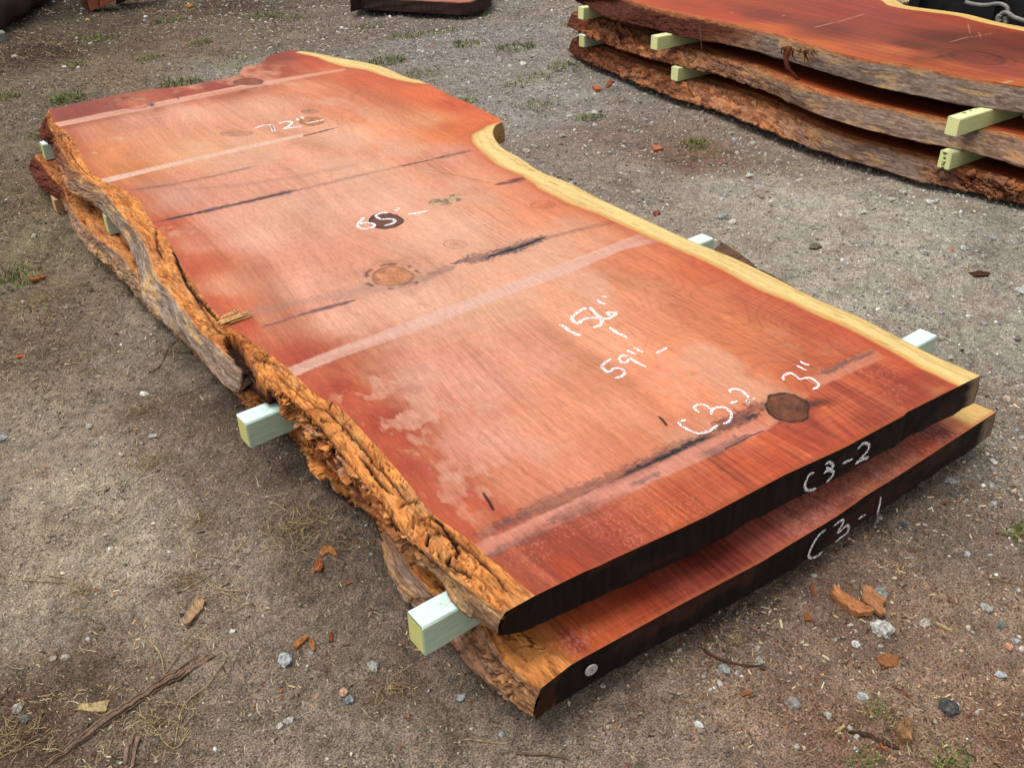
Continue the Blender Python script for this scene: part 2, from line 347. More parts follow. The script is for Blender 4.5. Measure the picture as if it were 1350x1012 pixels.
SAPIN = [(1253,508),(1202,484),(1152,456),(1102,429),(1041,402),(1001,387),(927,347),(900,336),(860,318),(820,299),(786,284),(742,267),(705,250),(685,233),(648,217),(631,203),(619,186),(620,178),(638,168),(660,160)]
SAPIN2 = [(560,111),(540,110),(507,102),(450,89),(420,78),(388,70)]
def sapwidth(X, Y, Rc, z, sets):
    Rr = Rc[::10, :2]; d, s = near_poly(X, Y, Rr)
    W = np.zeros_like(d)-.01; out = []
    for S in sets:
        q = at(S, z); qd, qs = near_poly(q[:, 0], q[:, 1], Rr); o = np.argsort(qs)
        W = np.maximum(W, .9*np.interp(s, qs[o], qd[o], left=-.01 if S is not sets[0] else qd[o][0], right=-.01))
    return d, s, W
KNOTPX = [((508,291),.16),((517,364),.22),((1038,537),.18),((410,160),.25),((328,108),.2),((175,138),.3)]
def paint_top(X, Y, Lc, Rc):
    z = Z1
    C = idw(X, Y, TOPC, z)
    kn = [(*at([c], z)[0][:2], r) for c, r in KNOTPX]
    g, Xw = grain(X, Y, kn, 0)
    low = fbm(Xw*7, Y*1.6, 4, 70)-.5; blot = fbm(X*3, Y*5, 4, 71)-.5
    nearz = 1-sstep(-.006, .006, Y-np.interp(X, [at([(640,736)], z)[0][0], at([(1015,564)], z)[0][0], at([(1080,508)], z)[0][0], at([(1169,471)], z)[0][0]], [at([(640,736)], z)[0][1], at([(1015,564)], z)[0][1], at([(1080,508)], z)[0][1], at([(1169,471)], z)[0][1]]))
    fig = np.abs(np.sin(95*fbm(X*1.6+2, Y*.9+5, 4, 301, .55)+Xw*18))**14*sstep(.5, .62, fbm(X*2.4+7, Y*1.7, 3, 302))*(1-nearz); C = C*(1-.13*fig)[..., None]
    C = C*(1+(g*(.82+1.2*nearz)+low*.42+blot*.16)[..., None])
    # hue drift: paler patches in the middle
    pal = sstep(.44, .70, fbm(X*7+3, Y*3.5, 6, 72, .6))*sstep(0, .25, 1-nearz)*.60
    pal *= sstep(.12, .4, X-.7)*sstep(.1, .35, 2.1-X)
    C = mixc(C, alb((240, 186, 156)), pal)
    # heartwood darker flames in the near zone
    fl = sstep(.5, .68, fbm(Xw*11, Y*2.6, 4, 73))*nearz; C = mixc(C, alb((150, 62, 48)), fl*.42)
    fl2 = sstep(.55, .7, fbm(Xw*17+9, Y*2.2, 4, 173))*nearz; C = mixc(C, alb((206, 100, 52)), fl2*.35)
    sp = sstep(.60, .72, fbm(X*300, Y*170, 3, 74))*nearz*sstep(.42, .6, fbm(X*5, Y*5, 4, 75)); C = mixc(C, alb((222, 150, 124)), sp*.55)
    # rims beside the bark go orange-red, irregular
    dl, _ = near_poly(X, Y, Lc[::12, :2]); rim = 1-sstep(.0, .05, dl-(fbm(X*20, Y*9, 3, 76)-.4)*.05)
    C = mixc(C, alb((198, 108, 70)), rim*.5)
    # stained streaks left by the mill (across the grain)
    def st(pts, wm, c, a, n=1.0, seed=0, edge=.3, brk=0):
        nonlocal C
        m, s, L = strk(X, Y, pts, wm, z, edge, n, seed)
        if brk: m = m*sstep(brk-.1, brk+.12, fbm(s*7, X*0+seed, 4, 90+seed))
        m = m*(.55+.9*fbm(X*25, Y*130, 3, 91+seed)); C = mixc(C, alb(c), np.clip(m*a, 0, 1))
    ink = (56, 54, 54); smoke = (150, 122, 122)
    st([(204,293),(250,283),(330,265),(398,249)], .026, (112,96,100), .75, 1.2, 1)
    st([(204,293),(250,283),(330,265),(398,249)], .008, ink, 1.1, .6, 2)
    st([(390,252),(450,237),(520,221),(560,213)], .018, (160,125,120), .45, 1, 3)
    st([(520,221),(580,208),(625,198)], .012, (85,68,80), .8, 1, 4)
    st([(165,252),(230,243),(300,228),(345,217)], .020, (135,105,108), .55, 1, 5, brk=.4)
    st([(376,184),(410,177),(446,168)], .010, ink, 1.05, .8, 6)
    st([(600,347),(640,338),(680,327),(720,311)], .050, (118,100,102), .8, 1.2, 7)
    st([(640,340),(690,324),(720,312)], .012, ink, 1.0, 1, 8)
    st([(530,378),(600,350)], .03, (150,125,120), .5, 1, 9)
    st([(710,316),(760,304),(830,288)], .022, (150,108,95), .45, 1, 10)
    st([(652,244),(672,240),(692,234)], .022, (90,72,80), .9, 1.3, 11)
    st([(556,222),(600,240),(655,243)][::2], .006, (140,100,95), .4, 1, 12)
    st([(340,433),(400,414),(470,395)], .014, (125,95,105), .75, .8, 13)
    st([(580,208),(600,203),(622,198)], .02, (110,88,95), .6, 1.2, 14)
    st([(300,420),(380,400),(470,385),(540,372)], .05, (175,140,135), .35, 1.2, 15)
    st([(232,250),(300,246),(400,232),(480,214)], .03, (170,132,128), .3, 1.2, 16)
    # wide smoky streak along the near strip
    st([(616,712),(700,675),(800,632),(900,590),(1000,545)], .030, (118,100,94), .62, 1.3, 17)
    st([(700,690),(780,652),(900,590),(960,560),(1000,545)], .016, ink, .95, 1.2, 18, brk=.36)
    st([(940,565),(980,548),(1010,530)], .035, (100,80,82), .7, 1.3, 19)
    # pale rubbed strips (planer passes)
    def strip(poly, c, a, seed):
        nonlocal C
        jx = (fbm(X*10, Y*9, 3, 97+seed)-.5)*.007; m = (inpoly(X, Y+jx, poly, z)*.6+inpoly(X, Y+jx*.3+.004, poly, z)*.2+inpoly(X, Y+jx*.3-.004, poly, z)*.2)*np.clip(a*(.75+.9*fbm(X*3.5, Y*50, 4, 95+seed)), 0, 1)
        C = mixc(C, alb(c)*(1+.12*(fbm(X*200, Y*6, 2, 96+seed)-.5))[..., None], m)
    strip([(626,718),(810,635),(994,554),(1015,564),(900,618),(783,672),(640,735)], (232,160,140), .72, 1)
    strip([(1062,500),(1149,459),(1169,471),(1080,510)], (228,152,126), .70, 2)
    strip([(372,488),(451,456),(560,416),(700,362),(868,299),(905,310),(820,330),(740,364),(665,391),(560,433),(452,470),(384,498)], (242,198,180), .60, 3)
    strip([(128,237),(250,209),(330,191),(400,176),(400,180),(330,196),(250,214),(133,243)], (246,204,178), .85, 4)
    strip([(66,163),(200,136),(320,112),(455,90),(455,93),(325,117),(200,143),(75,168)], (242,184,158), .70, 5)
    strip([(250,128),(320,114),(315,122),(245,137)], (228,150,120), .35, 6)
    st([(720,690),(800,655),(870,622)], .018, (120,104,100), .6, 1.4, 20, brk=.5)
    st([(900,612),(950,592),(990,570)], .018, (108,96,94), .65, 1.4, 21, brk=.42)
    st([(636,736),(680,715),(720,698)], .014, (128,108,104), .5, 1.4, 22, brk=.45)
    st([(1080,494),(1115,478),(1155,462)], .016, (112,100,98), .7, 1.2, 23)
    st([(690,712),(760,680),(830,652)][::2], .04, (150,84,66), .35, 1.3, 26)
    # dried foam / lime splotches near the left side
    for (c, rx, ry, a, tl) in [((555,545),95,36,.8,-.35),((520,505),70,16,.7,-.25),((560,590),50,26,.6,-.5),((600,640),55,34,.55,.5),((615,620),40,16,.6,0),((640,690),30,20,.3,.5),((150,183),22,4,.9,-.1),((140,198),20,4,1.0,-.1),((660,520),60,30,.35,-.4),((700,600),60,26,.35,.4),((470,245),60,16,.4,-.25),((350,275),50,14,.4,-.25),((600,205),40,10,.3,-.2),((560,430),70,24,.35,-.3),((240,305),26,8,.6,-.3),((250,330),40,10,.3,-.3),((450,210),30,18,.35,0),((230,300),18,6,.5,-.2),((480,430),60,10,.4,-.3)]:
        u, v = ell(X, Y, c, rx, ry, z, tl); b = np.exp(-(u*u+v*v)*1.1)
        f = fbm(X*26, Y*15, 6, 80+int(c[0]), .6); m = sstep(.0, .13, f-.66+b*.26)*sstep(.10, .35, b)*(.55+.9*fbm(X*60, Y*30, 3, 89))
        C = mixc(C, alb((236, 178, 152)), m*a*.8)
    # dark rot patch
    u, v = ell(X, Y, (588,264), 28, 7, z, -.2); b = np.exp(-(u*u+v*v)); m = sstep(.0, .15, b-.45+.5*(fbm(X*30, Y*30, 4, 85)-.5)); C = mixc(C, alb((215,185,150)), m*.8)
    m = m*sstep(.5, .6, fbm(X*45, Y*45, 4, 86)); C = mixc(C, alb((120,102,90)), m*.7)
    dz = np.zeros_like(X)
    # knots
    def knot(c, rx, ry, ci, cd, rings, a, seed, tilt=0, ring=None, brk=.5):
        nonlocal C, dz
        u, v = ell(X, Y, c, rx, ry, z, tilt); th = np.arctan2(v, u)
        r = np.hypot(u, v)*(1+.16*(fbm(np.cos(th)*1.6+5, np.sin(th)*1.6+5, 4, seed)-.5)*2)
        ins = 1-sstep(.94, 1.02, r)
        cc = alb(ci)*(1+.9*(fbm(u*2.5, v*2.5, 5, seed+1)-.5)+.13*np.sin(r*rings*(1+.2*v)+7*fbm(u*1.6, v*1.6, 4, seed+2)))[..., None]
        C = mixc(C, cc, ins*a)
        rr = np.exp(-((r-1.0)/.06)**2)*(.5+1*fbm(np.cos(th)*3, np.sin(th)*3, 3, seed+3)); C = mixc(C, alb(cd), np.clip(rr*a*1.1, 0, 1))
        halo = np.exp(-np.clip(r-1, 0, 9)/.35)*(r > 1); C = C*(1-halo*.16*(.5+.5*np.sin(r*26+seed))*a)[..., None]
        if ring:
            rj = ring+.12*(fbm(np.cos(th)*2.2, np.sin(th)*2.2, 3, seed+9)-.5); d_ = np.exp(-((r-rj)/(.05+.12*fbm(np.cos(th)*5, np.sin(th)*5, 3, seed+5)))**2)*sstep(brk, brk+.16, fbm(np.cos(th)*3.2+9, np.sin(th)*3.2, 3, seed+4))*(.5+fbm(X*90, Y*90, 3, seed+12)); C = mixc(C, alb((84,70,72)), np.clip(d_*.85, 0, .7)); o_ = np.exp(-((r-ring-.35)/.3)**2); C = C*(1-.12*o_*(.5+.5*np.sin(r*30)))[..., None]
        rad = (1-sstep(.03, .09, np.abs(np.sin(th*2.5+2.5*fbm(u*2, v*2, 3, seed+7)+seed)))*1)*sstep(.25, .6, r)*(fbm(th*1.3, r*2, 3, seed+8) > .45); cr = ins*np.clip(sstep(.93, 1, 1-np.abs(fbm(u*1.6, v*3, 3, seed+6)-.5)*3)+rad, 0, 1); C = C*(1-cr*.45*a)[..., None]
    knot((508,291), 21, 10.5, (128,88,66), (62,44,36), 10, .95, 101)
    knot((517,364), 27, 12.5, (214,146,104), (150,108,80), 9, .7, 111, 0, 1.33, .44)
    knot((1038,537), 30, 19, (132,88,60), (62,42,34), 17, .95, 121, .15)
    knot((410,160), 16, 5.5, (196,140,100), (150,110,85), 8, .8, 131)
    knot((328,108), 18, 4.6, (160,98,72), (95,55,42), 8, .85, 141)
    knot((175,138), 22, 6, (208,118,88), (120,80,76), 12, .55, 151, 0, 1.5, .56)
    knot((716,270), 16, 5, (222,135,98), (150,105,85), 5, .5, 161)
    knot((600,322), 15, 6, (228,160,130), (165,125,110), 5, .5, 171)
    knot((311,176), 20, 4, (196,145,125), (170,130,118), 4, .6, 181)
    knot((408,147), 11, 3, (190,142,125), (150,115,105), 4, .7, 191)
    u, v = ell(X, Y, (1078,532), 26, 9, z, -.1); m = np.exp(-(u*u+v*v)*1.3)*sstep(.35, .6, fbm(X*20, Y*60, 4, 87)); C = mixc(C, alb((70,50,46)), m*.8)
    # short dark checks
    for pts, wd in [([(636,648),(644,660),(652,674)], .0042), ([(868,548),(874,554),(880,562)], .004), ([(1068,360),(1010,388),(990,380)][:2], .0015), ([(232,128),(236,131)], .004), ([(1010,565),(955,592)], .002)]:
        m, s, L = strk(X, Y, pts, wd, z, .4, .3, 3); C = mixc(C, alb((45,25,22)), m*.9)
    u, v = ell(X, Y, (200,138), 4, 3, z); C = mixc(C, alb((60,50,58)), np.exp(-(u*u+v*v)*1.2)*.9)
    # end rim darker, broken edge
    dn = Y-1.012; m = 1-sstep(.004, .016, dn+(fbm(X*30, Y*0, 3, 88)-.5)*.01); C = mixc(C, alb((186,105,58)), m*.75)
    # sapwood
    d, s, W = sapwidth(X, Y, Rc, z, [SAPIN, SAPIN2])
    e = W-d+(fbm(X*12, Y*5, 5, 77)-.5)*.026
    red = np.exp(-np.clip(-e, 0, 9)/.045)*(W > .01)*.6; C = mixc(C, alb((204, 98, 60)), red)
    ml = sstep(-.004, .006, e)*(W > 0)
    sc_ = alb((255, 224, 154))*(1+(.22*(fbm(d*70, s*4, 4, 78)-.5)+.16*(g))[..., None]); sc_ = mixc(sc_, alb((226, 156, 88)), (1-sstep(.0, .035, e))*.75)
    sc_ = mixc(sc_, alb((232,180,112)), sstep(.55, .75, fbm(d*60, s*2.5, 4, 79))*.5)
    sc_ = mixc(sc_, alb((150,100,48)), (1-sstep(0, .006, d))*.4)
    sc_ = mixc(sc_, alb((170,120,70)), sstep(.70, .80, fbm(X*40, Y*12, 5, 98))*.4); C = mixc(C, sc_, ml)
    C = np.clip(woodfix(C), .004, .9)
    # fading gloss stays in the shader; only a whisper of relief here
    return C, dz

# ---- bark painters
CRACKS = {}
ORG, DRK, GRY, BRN, TAN = alb((204,122,58)), alb((42,20,12)), alb((150,132,116)), alb((100,52,36)), alb((206,166,112))
def make_bark(zones, seed=0, topc=(210,136,72), dark=1.0, scale=1.0):
    """zones: rows of (station 0..1, grey side, brown side, chunk size, crack on the rim)"""
    Zn = np.array(zones, float)
    def f(S, T, par, band, side, under):
        gr, br, ch, ck = (np.interp(par, Zn[:, 0], Zn[:, k]) for k in (1, 2, 3, 4))
        wx = (fbm(S*9, T*14, 4, 200+seed)-.5); wy = (fbm(S*9+40, T*14, 4, 201+seed)-.5)
        a, b = S*9*scale+wx*1.5, T*24*scale+wy*2.2
        f1, f2, idv = worley(a, b, 210+seed); crk = 1-sstep(.0, .10, f2-f1)
        g1, g2, id2 = worley(a*2.7+3, b*2.3, 220+seed); crk2 = 1-sstep(0, .10, g2-g1)
        sel = sstep(.42, .62, fbm(S*5, T*9, 3, 221+seed))
        onband = 1-sstep(.9, 1.0, band)
        isside = 1-onband
        lc = np.abs(band-.38-.5*(fbm(S*2.2, S*0+seed, 4, 260+seed)-.5)-.10*(fbm(S*26, S*0+3, 3, 261+seed)-.5)); lcm = (1-sstep(.015, .05, lc))*sstep(.42, .52, fbm(S*2.6, S*0+9, 3, 262+seed))*np.clip(ck, 0, 1)*onband*(band < .85)
        crackband = np.maximum(lcm, np.maximum(crk*sstep(.35, .6, fbm(S*7, T*6, 3, 222+seed)), crk2*sel*.8)*ck*onband); crackband = np.clip(crackband, 0, 1); deep = np.zeros_like(S)
        for pts, hw, dp in CRACKS.get(seed, []):
            Q = at(pts, Z1)[:, :2]; G = f.G; dd, ss = near_poly(G[..., 0], G[..., 1], Q); LL = np.sum(np.linalg.norm(np.diff(Q, axis=0), axis=1)); hwv = hw*(.5+1.0*fbm(ss*60, ss*0+dp*99, 3, 270))*np.clip(np.minimum(ss, LL-ss)/(.15*LL)+.2, 0, 1)
            mk = 1-sstep(hwv*.5, hwv+.0015, dd+(fbm(S*80, T*120, 3, 271)-.5)*.004); crackband = np.maximum(crackband, mk); deep = np.maximum(deep, mk*dp)
        fib = fbm(S*10, T*190, 4, 230+seed)-.5; rough = fbm(S*34, T*95, 5, 231+seed, .6)-.5
        chunk = (np.maximum(crk, crk2*sel*.8))*isside*np.clip(ch*1.3, 0, 1)
        disp = -np.maximum(crackband*.010, deep)-chunk*.022*ch+isside*((idv-.45)*.026*ch+(id2-.5)*.012*ch+fib*.004+rough*.009*(.3+ch)+(fbm(S*7, T*16, 3, 232+seed)-.5)*.014)
        disp = disp+onband*(rough*.0012*ck-(1-sstep(.22, .27, fbm(S*24, T*60, 3, 233+seed)))*.006*ck)+isside*(np.abs(fbm(S*14, T*80, 4, 251+seed)-.5)*-.030+(np.floor(fbm(S*6, T*22, 3, 252+seed)*9)/9-.5)*.020)*np.clip(ch, .15, 1)
        disp = disp-onband*sstep(.75, 1, band)*(idv-.3)*.012*ck
        oc = alb(topc)
        C = oc*(1+.55*(fbm(S*14, T*30, 4, 234+seed)-.5)+.25*(idv-.5)+.35*rough+.45*fib)[..., None]
        C = mixc(C, alb((104,58,34)), sstep(.60, .68, fbm(S*14, T*130, 4, 280+seed))*.55)
        C = mixc(C, alb((142,112,88)), sstep(.58, .70, fbm(S*6+4, T*16, 5, 290+seed))*.35)
        C = mixc(C, alb((160,88,46))*1.0, sstep(.5, .7, fbm(S*12, T*18, 4, 235+seed))*.6)
        C = mixc(C, alb((214,156,100)), sstep(.6, .75, fbm(S*20, T*40, 4, 236+seed))*.5)
        sc1 = GRY*(1+1.3*fib+.8*rough)[..., None]; sc1 = mixc(sc1, TAN, sstep(.52, .66, fbm(S*8, T*26, 4, 237+seed))*.7); sc1 = mixc(sc1, alb((96,74,60)), sstep(.55, .65, fbm(S*12, T*60, 4, 238+seed))*.6)
        sc2 = BRN*(1+1.0*fib+.9*rough)[..., None]
        sc3 = C*(.80+.5*idv)[..., None]; sc3 = mixc(sc3, alb((128,66,36)), sstep(.5, .62, fbm(S*16, T*22, 4, 239+seed))*.7); sc3 = mixc(sc3, alb((206,156,124)), sstep(.64, .72, fbm(S*18, T*18, 4, 240+seed))*.5)
        Sd = mixc(mixc(sc3, sc1, np.clip(gr, 0, 1)), sc2, np.clip(br, 0, 1))
        iw = sstep(.0, .1, side+isside*.02+(fbm(S*40, T*10, 3, 241+seed)-.5)*.08)*isside
        C = mixc(C, Sd, np.clip(iw, 0, 1)); Cb = C
        C = mixc(C, sc2, onband*np.clip(br, 0, 1)*.6*sstep(.2, .8, band))
        C = mixc(C, DRK, np.clip(crackband*1.1, 0, 1)); C = mixc(C, DRK*1.5, np.clip(chunk*.85, 0, 1))  # cracks tinted dark, their occlusion shade put into the colour
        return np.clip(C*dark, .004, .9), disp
    return f

# ------------------------------------------------------------------ the labelled slabs in front
UP = [  # far -> near: flat border, outer rim, foot (photo points)
((64,145),(61,152),(53,172)),((70,160),(64,164),(57,186)),((90,176),(74,181),(68,192)),((101,188),(77,190),(71,204)),((111,215),(92,216),(78,222)),
((134,237),(112,234),(86,246)),((160,248),(132,247),(100,257)),((181,262),(145,262),(118,267)),((192,279),(157,278),(134,279)),((202,296),(168,292),(150,297)),
((218,312),(180,304),(163,314)),((230,333),(191,323),(178,342)),((243,356),(201,348),(184,372)),((262,384),(214,372),(189,396)),((279,406),(229,391),(204,413)),
((292,420),(245,412),(221,430)),((308,433),(264,436),(242,450)),((325,445),(286,455),(263,471)),((340,455),(304,470),(284,496)),((356,467),(320,477),(304,514)),
((370,478),(338,496),(330,520)),((385,490),(360,512),(353,526)),((403,508),(378,523),(372,536)),((424,525),(400,541),(392,555)),((440,531),(420,556),(410,580)),
((456,544),(437,573),(427,601)),((470,559),(452,595),(442,618)),((486,577),(468,614),(458,638)),((507,600),(487,638),(476,657)),((529,625),(507,660),(497,681)),
((550,652),(525,690),(513,703)),((566,673),(545,709),(527,720)),((592,693),(567,732),(549,738)),((619,711),(590,752),(577,758)),((640,730),(611,766),(591,786)),
((658,745),(630,781),(611,807)),((680,765),(647,795),(634,820)),((705,785),(667,806),(657,836))]
UP = UP[::-1]
ULi = wpts([r[0] for r in UP], Z1); ULo = wpts([r[1] for r in UP], Z1-.006); ULb = wpts([r[2] for r in UP], Z1b)
UR = wpts([(1292,495),(1262,482),(1236,471),(1189,447),(1135,419),(1080,396),(1033,372),(969,341),(910,317),(853,291),(786,260),(752,242),(712,226),(685,208),(665,197),(655,187),(650,176),(653,166),(661,159),(638,146),(618,136),(594,126),(561,109),(534,101),(500,87),(450,77),(415,70),(385,66)], Z1)
UN = wpts([(705,785),(769,754),(793,744),(809,736),(900,695),(934,679),(1034,626),(1115,589),(1191,548),(1196,543),(1292,495)], Z1)
UF = wpts([(64,145),(100,137),(151,126),(202,118),(249,113),(296,104),(315,99),(321,89),(347,83),(353,74),(385,66)], Z1)
def rf_up(L):
    # undercut just past the notch
    return .012*np.ones_like(L)
def end_up(E, ec, fx):
    e = sstep(.965, .99, fx+.02*(fbm(E[..., 2]*60, fx*3, 3, 301)-.5)); return mixc(ec, alb((150,125,100)), e*.8)
CRACKS[0] = [([(300,440),(312,462),(328,488),(345,512)], .020, .060), ([(224,317),(234,345),(246,372),(262,393),(280,412),(293,428)], .006, .02), ([(205,300),(207,325),(214,340)], .003, .01)]+[([(400+a/3.373, 560+b/3.373) for a, b in L_], w_, .014) for L_, w_ in (
  ([(430,358),(460,340),(510,330)], .004), ([(520,412),(560,405),(600,425),(650,480),(680,530),(692,560),(645,578),(640,595),(700,632),(740,657),(765,645)], .004), ([(540,615),(560,650),(600,715)], .006), ([(150,250),(200,240),(230,290),(300,340)], .006), ([(60,40),(110,95),(170,150),(180,230)], .006), ([(480,560),(520,600),(545,625)], .005), ([(610,470),(560,480),(545,520)], .003), ([(250,130),(300,190),(350,260),(400,300)], .004))]
zones_up = [(0,.75,.1,.25,.9),(.06,.85,.0,.25,1),(.12,.45,0,.6,1),(.2,.05,0,1,1),(.34,0,0,1.1,.9),(.42,0,0,1,.6),(.48,.9,0,.15,.9),(.60,1,0,.08,.8),(.78,.95,0,.1,.3),(.86,.6,.1,.3,.9),(.92,.2,.8,.4,1),(.95,.0,1,.5,1),(1,0,1,.5,.6)]
up, UNt, UAo, UAb, URc = build_slab('wood_slab', 'upper slab of the near pair, its salmon face chalked 72, 65, 59 and 156', 'wood slab', 'live edge slabs stacked on painted stickers',
    ULi, ULo, ULb, UR, UN, UF, Z1, Z1b, paint_top, make_bark(zones_up, 0), 560, 1250, 1500, rfun=rf_up, endtint=end_up)

LOW = [
((68,200),(46,205),(38,221)),((90,210),(58,219),(45,237)),((110,225),(72,236),(56,250)),((120,240),(84,248),(70,258)),((135,255),(88,262),(82,266)),
((150,275),(100,284),(92,288)),((165,295),(112,300),(103,312)),((180,315),(130,314),(117,329)),((195,335),(152,330),(134,344)),((215,365),(180,362),(158,367)),
((240,395),(200,392),(181,390)),((262,425),(222,418),(205,414)),((290,455),(252,450),(240,448)),((320,485),(285,480),(268,476)),((345,510),(308,500),(288,503)),
((380,540),(335,530),(318,528)),((410,560),(368,550),(348,553)),((440,585),(400,578),(383,577)),((460,605),(425,602),(405,601)),((480,628),(446,622),(425,628)),
((505,655),(470,642),(452,642)),((530,680),(500,666),(486,678)),((550,700),(516,694),(500,702)),((575,725),(524,716),(504,725)),((600,752),(540,746),(517,762)),
((628,780),(566,775),(533,786)),((655,805),(598,800),(562,812)),((690,832),(638,828),(594,849)),((715,850),(655,858),(620,880)),((735,862),(686,888),(655,915)),((754,875),(714,906),(703,945))]
LOW = LOW[::-1]
LLi = wpts([r[0] for r in LOW], Z2); LLo = wpts([r[1] for r in LOW], Z2-.006); LLb = wpts([r[2] for r in LOW], Z2b)
LR = wpts([(1313,543),(1283,531)], Z2); LR = np.vstack([LR, np.array([[2.17,1.3,0],[2.11,2.0,0],[2.12,2.6,0],[2.10,3.1,0],[2.12,3.4,0],[2.2,3.6,0],[2.28,4.3,0],[2.05,5.4,0]])])
LN = wpts([(754,875),(772,865),(900,795),(1001,742),(1102,681),(1128,663),(1140,654),(1189,624),(1250,584),(1313,543)], Z2)
LFr = np.array([LLi[-1], [1.2,5.0,0],[1.7,5.2,0],[2.05,5.4,0]])
LOWC = [(760,850,(198,81,52)),(800,800,(211,95,58)),(780,840,(224,105,59)),(850,780,(184,76,52)),(840,740,(198,92,58)),(900,770,(178,81,63)),(950,730,(158,68,55)),(1000,700,(198,102,84)),(1050,680,(195,105,84)),(1100,650,(184,95,76)),(900,720,(158,63,47)),
(1150,620,(187,102,81)),(1180,600,(198,105,79)),(1160,650,(217,118,72)),(1220,590,(198,85,55)),(1260,560,(235,132,76)),(1290,550,(235,235,145)),(1240,570,(158,59,42)),(700,830,(231,132,66)),(100,230,(184,81,58)),(300,500,(158,79,46))]
def paint_low(X, Y, Lc, Rc):
    C = idw(X, Y, LOWC, Z2); g, Xw = grain(X, Y, [], 300, 1.3)
    C = C*(1+g*1.4+(fbm(Xw*7, Y*1.6, 4, 302)-.5)*.35)[..., None] if False else C*(1+(g*1.5+(fbm(Xw*7, Y*1.6, 4, 302)-.5)*.4))[..., None]
    C = C*[.74,.76,.74]; sp = sstep(.50, .66, fbm(X*330, Y*230, 3, 303))*sstep(.44, .56, fbm(X*3+1, Y*6, 3, 304)); C = mixc(C, alb((205,150,135)), sp*.55)
    u, v = ell(X, Y, (1118,664), 14, 8, Z2, -.3); C = mixc(C, alb((92,35,28)), np.exp(-(u*u+v*v))*.7)
    d, s = near_poly(X, Y, Rc[::10, :2]); e = .13*sstep(1.9, 1.0, Y)-d if False else .10-d+(fbm(X*10, Y*4, 3, 305)-.5)*.03
    C = mixc(C, alb((200,120,60)), sstep(-.05, .0, e)*.6); C = mixc(C, .72*alb((240,196,120))*(1+.3*(fbm(d*70, s*4, 4, 306)-.5))[..., None], sstep(-.01, .01, e))
    dl, _ = near_poly(X, Y, Lc[::12, :2]); C = mixc(C, alb((190,112,52)), (1-sstep(0, .05, dl-(fbm(X*20, Y*9, 3, 307)-.4)*.05))*.7)
    yn = np.interp(X, LN[:, 0], LN[:, 1]); C = mixc(C, alb((176,96,56)), (1-sstep(.003, .014, Y-yn))*.6)
    return np.clip(C, .004, .9), np.zeros_like(X)
zones_low = [(0,.5,.25,.75,1),(.1,.6,.2,.6,1),(.2,.85,.1,.15,.9),(.27,.3,.2,.6,1),(.34,0,0,1.1,1),(.45,0,.1,1,1),(.6,.4,.2,.6,1),(.7,.8,.1,.4,1),(.84,.8,.1,.3,1),(.88,.2,.9,.4,1),(.92,0,1,.4,1),(1,0,1,.3,.6)]
def end_low(E, ec, fx):
    e = sstep(.955, .985, fx+.02*(fbm(E[..., 2]*60, fx*3, 3, 311)-.5)); ec = mixc(ec, alb((140,118,98)), e*.8)
    b = 1-sstep(.022, .032, fx+.02*(fbm(E[..., 2]*50, fx*9, 3, 312)-.5)); return mixc(ec, alb((60,34,22))*(.3+1.4*fbm(E[..., 0]*60, E[..., 2]*90, 4, 313))[..., None], b)
low, LNt, LAo, LAb, LRc = build_slab('wood_slab', 'lower slab of the near pair, a round metal tag on its black end', 'wood slab', 'live edge slabs stacked on painted stickers',
    LLi, LLo, LLb, LR, LN, LFr, Z2, Z2b, paint_low, make_bark(zones_low, 500), 460, 700, 1300, seed=3, endtint=end_low)

# ------------------------------------------------------------------ chalk and tag
M_CHALK = bpy.data.materials.new('white_chalk'); M_CHALK.use_nodes = True
def _ck():
    nt = M_CHALK.node_tree; N = nt.nodes; L = nt.links; b = N['Principled BSDF']; b.inputs['Base Color'].default_value = (.86, .86, .86, 1); b.inputs['Roughness'].default_value = .95; b.inputs['Specular IOR Level'].default_value = .1
    tc = N.new('ShaderNodeTexCoord'); n = N.new('ShaderNodeTexNoise'); n.inputs['Scale'].default_value = 260; n.inputs['Detail'].default_value = 4; n.inputs['Roughness'].default_value = .7
    L.new(tc.outputs['Object'], n.inputs['Vector']); r = N.new('ShaderNodeMapRange'); r.inputs['From Min'].default_value = .43; r.inputs['From Max'].default_value = .54
    L.new(n.outputs['Fac'], r.inputs['Value']); L.new(r.outputs[0], b.inputs['Alpha'])
_ck()
def chalk(strokes, name, parent, wd, surf, off, lab):
    """strokes: photo polylines; surf(P) puts them on the wood; off lifts them off it"""
    V = []; F = []
    for S in strokes:
        W = surf(S); n = max(8, int(np.sum(np.linalg.norm(np.diff(W, axis=0), axis=1))/.003))
        Q = catmull(W, n) if len(W) > 2 else linres(W, n)
        pass
        T = np.gradient(Q, axis=0); T /= np.linalg.norm(T, axis=1)[:, None]+1e-9
        up = off/np.linalg.norm(off); B = np.cross(up, T); sd = random.randint(0, 999)
        kx = np.arange(n)*.35
        w1 = wd*(.75+.55*fbm(kx, kx*0, 3, sd)); w2 = wd*(.75+.55*fbm(kx, kx*0+5, 3, sd+1))
        env = np.clip(np.minimum(np.arange(n), n-1-np.arange(n))/3+.35, 0, 1)
        a = Q+B*(w1*env)[:, None]+off; c = Q-B*(w2*env)[:, None]+off; k = len(V)
        for i in range(n): V += [a[i], c[i]]
        F += [[k+2*i, k+2*i+1, k+2*i+3, k+2*i+2] for i in range(n-1)]
    o = mesh_obj(name, np.array(V), F, M_CHALK, smooth=False); reparent(o, parent); o['label'] = lab; return o
def zz(x0, y0, s, L): return [[(x0+a/s, y0+b/s) for a, b in S] for S in L]
topS = lambda S: at(S, Z1); U1 = np.array([0, 0, .0008])
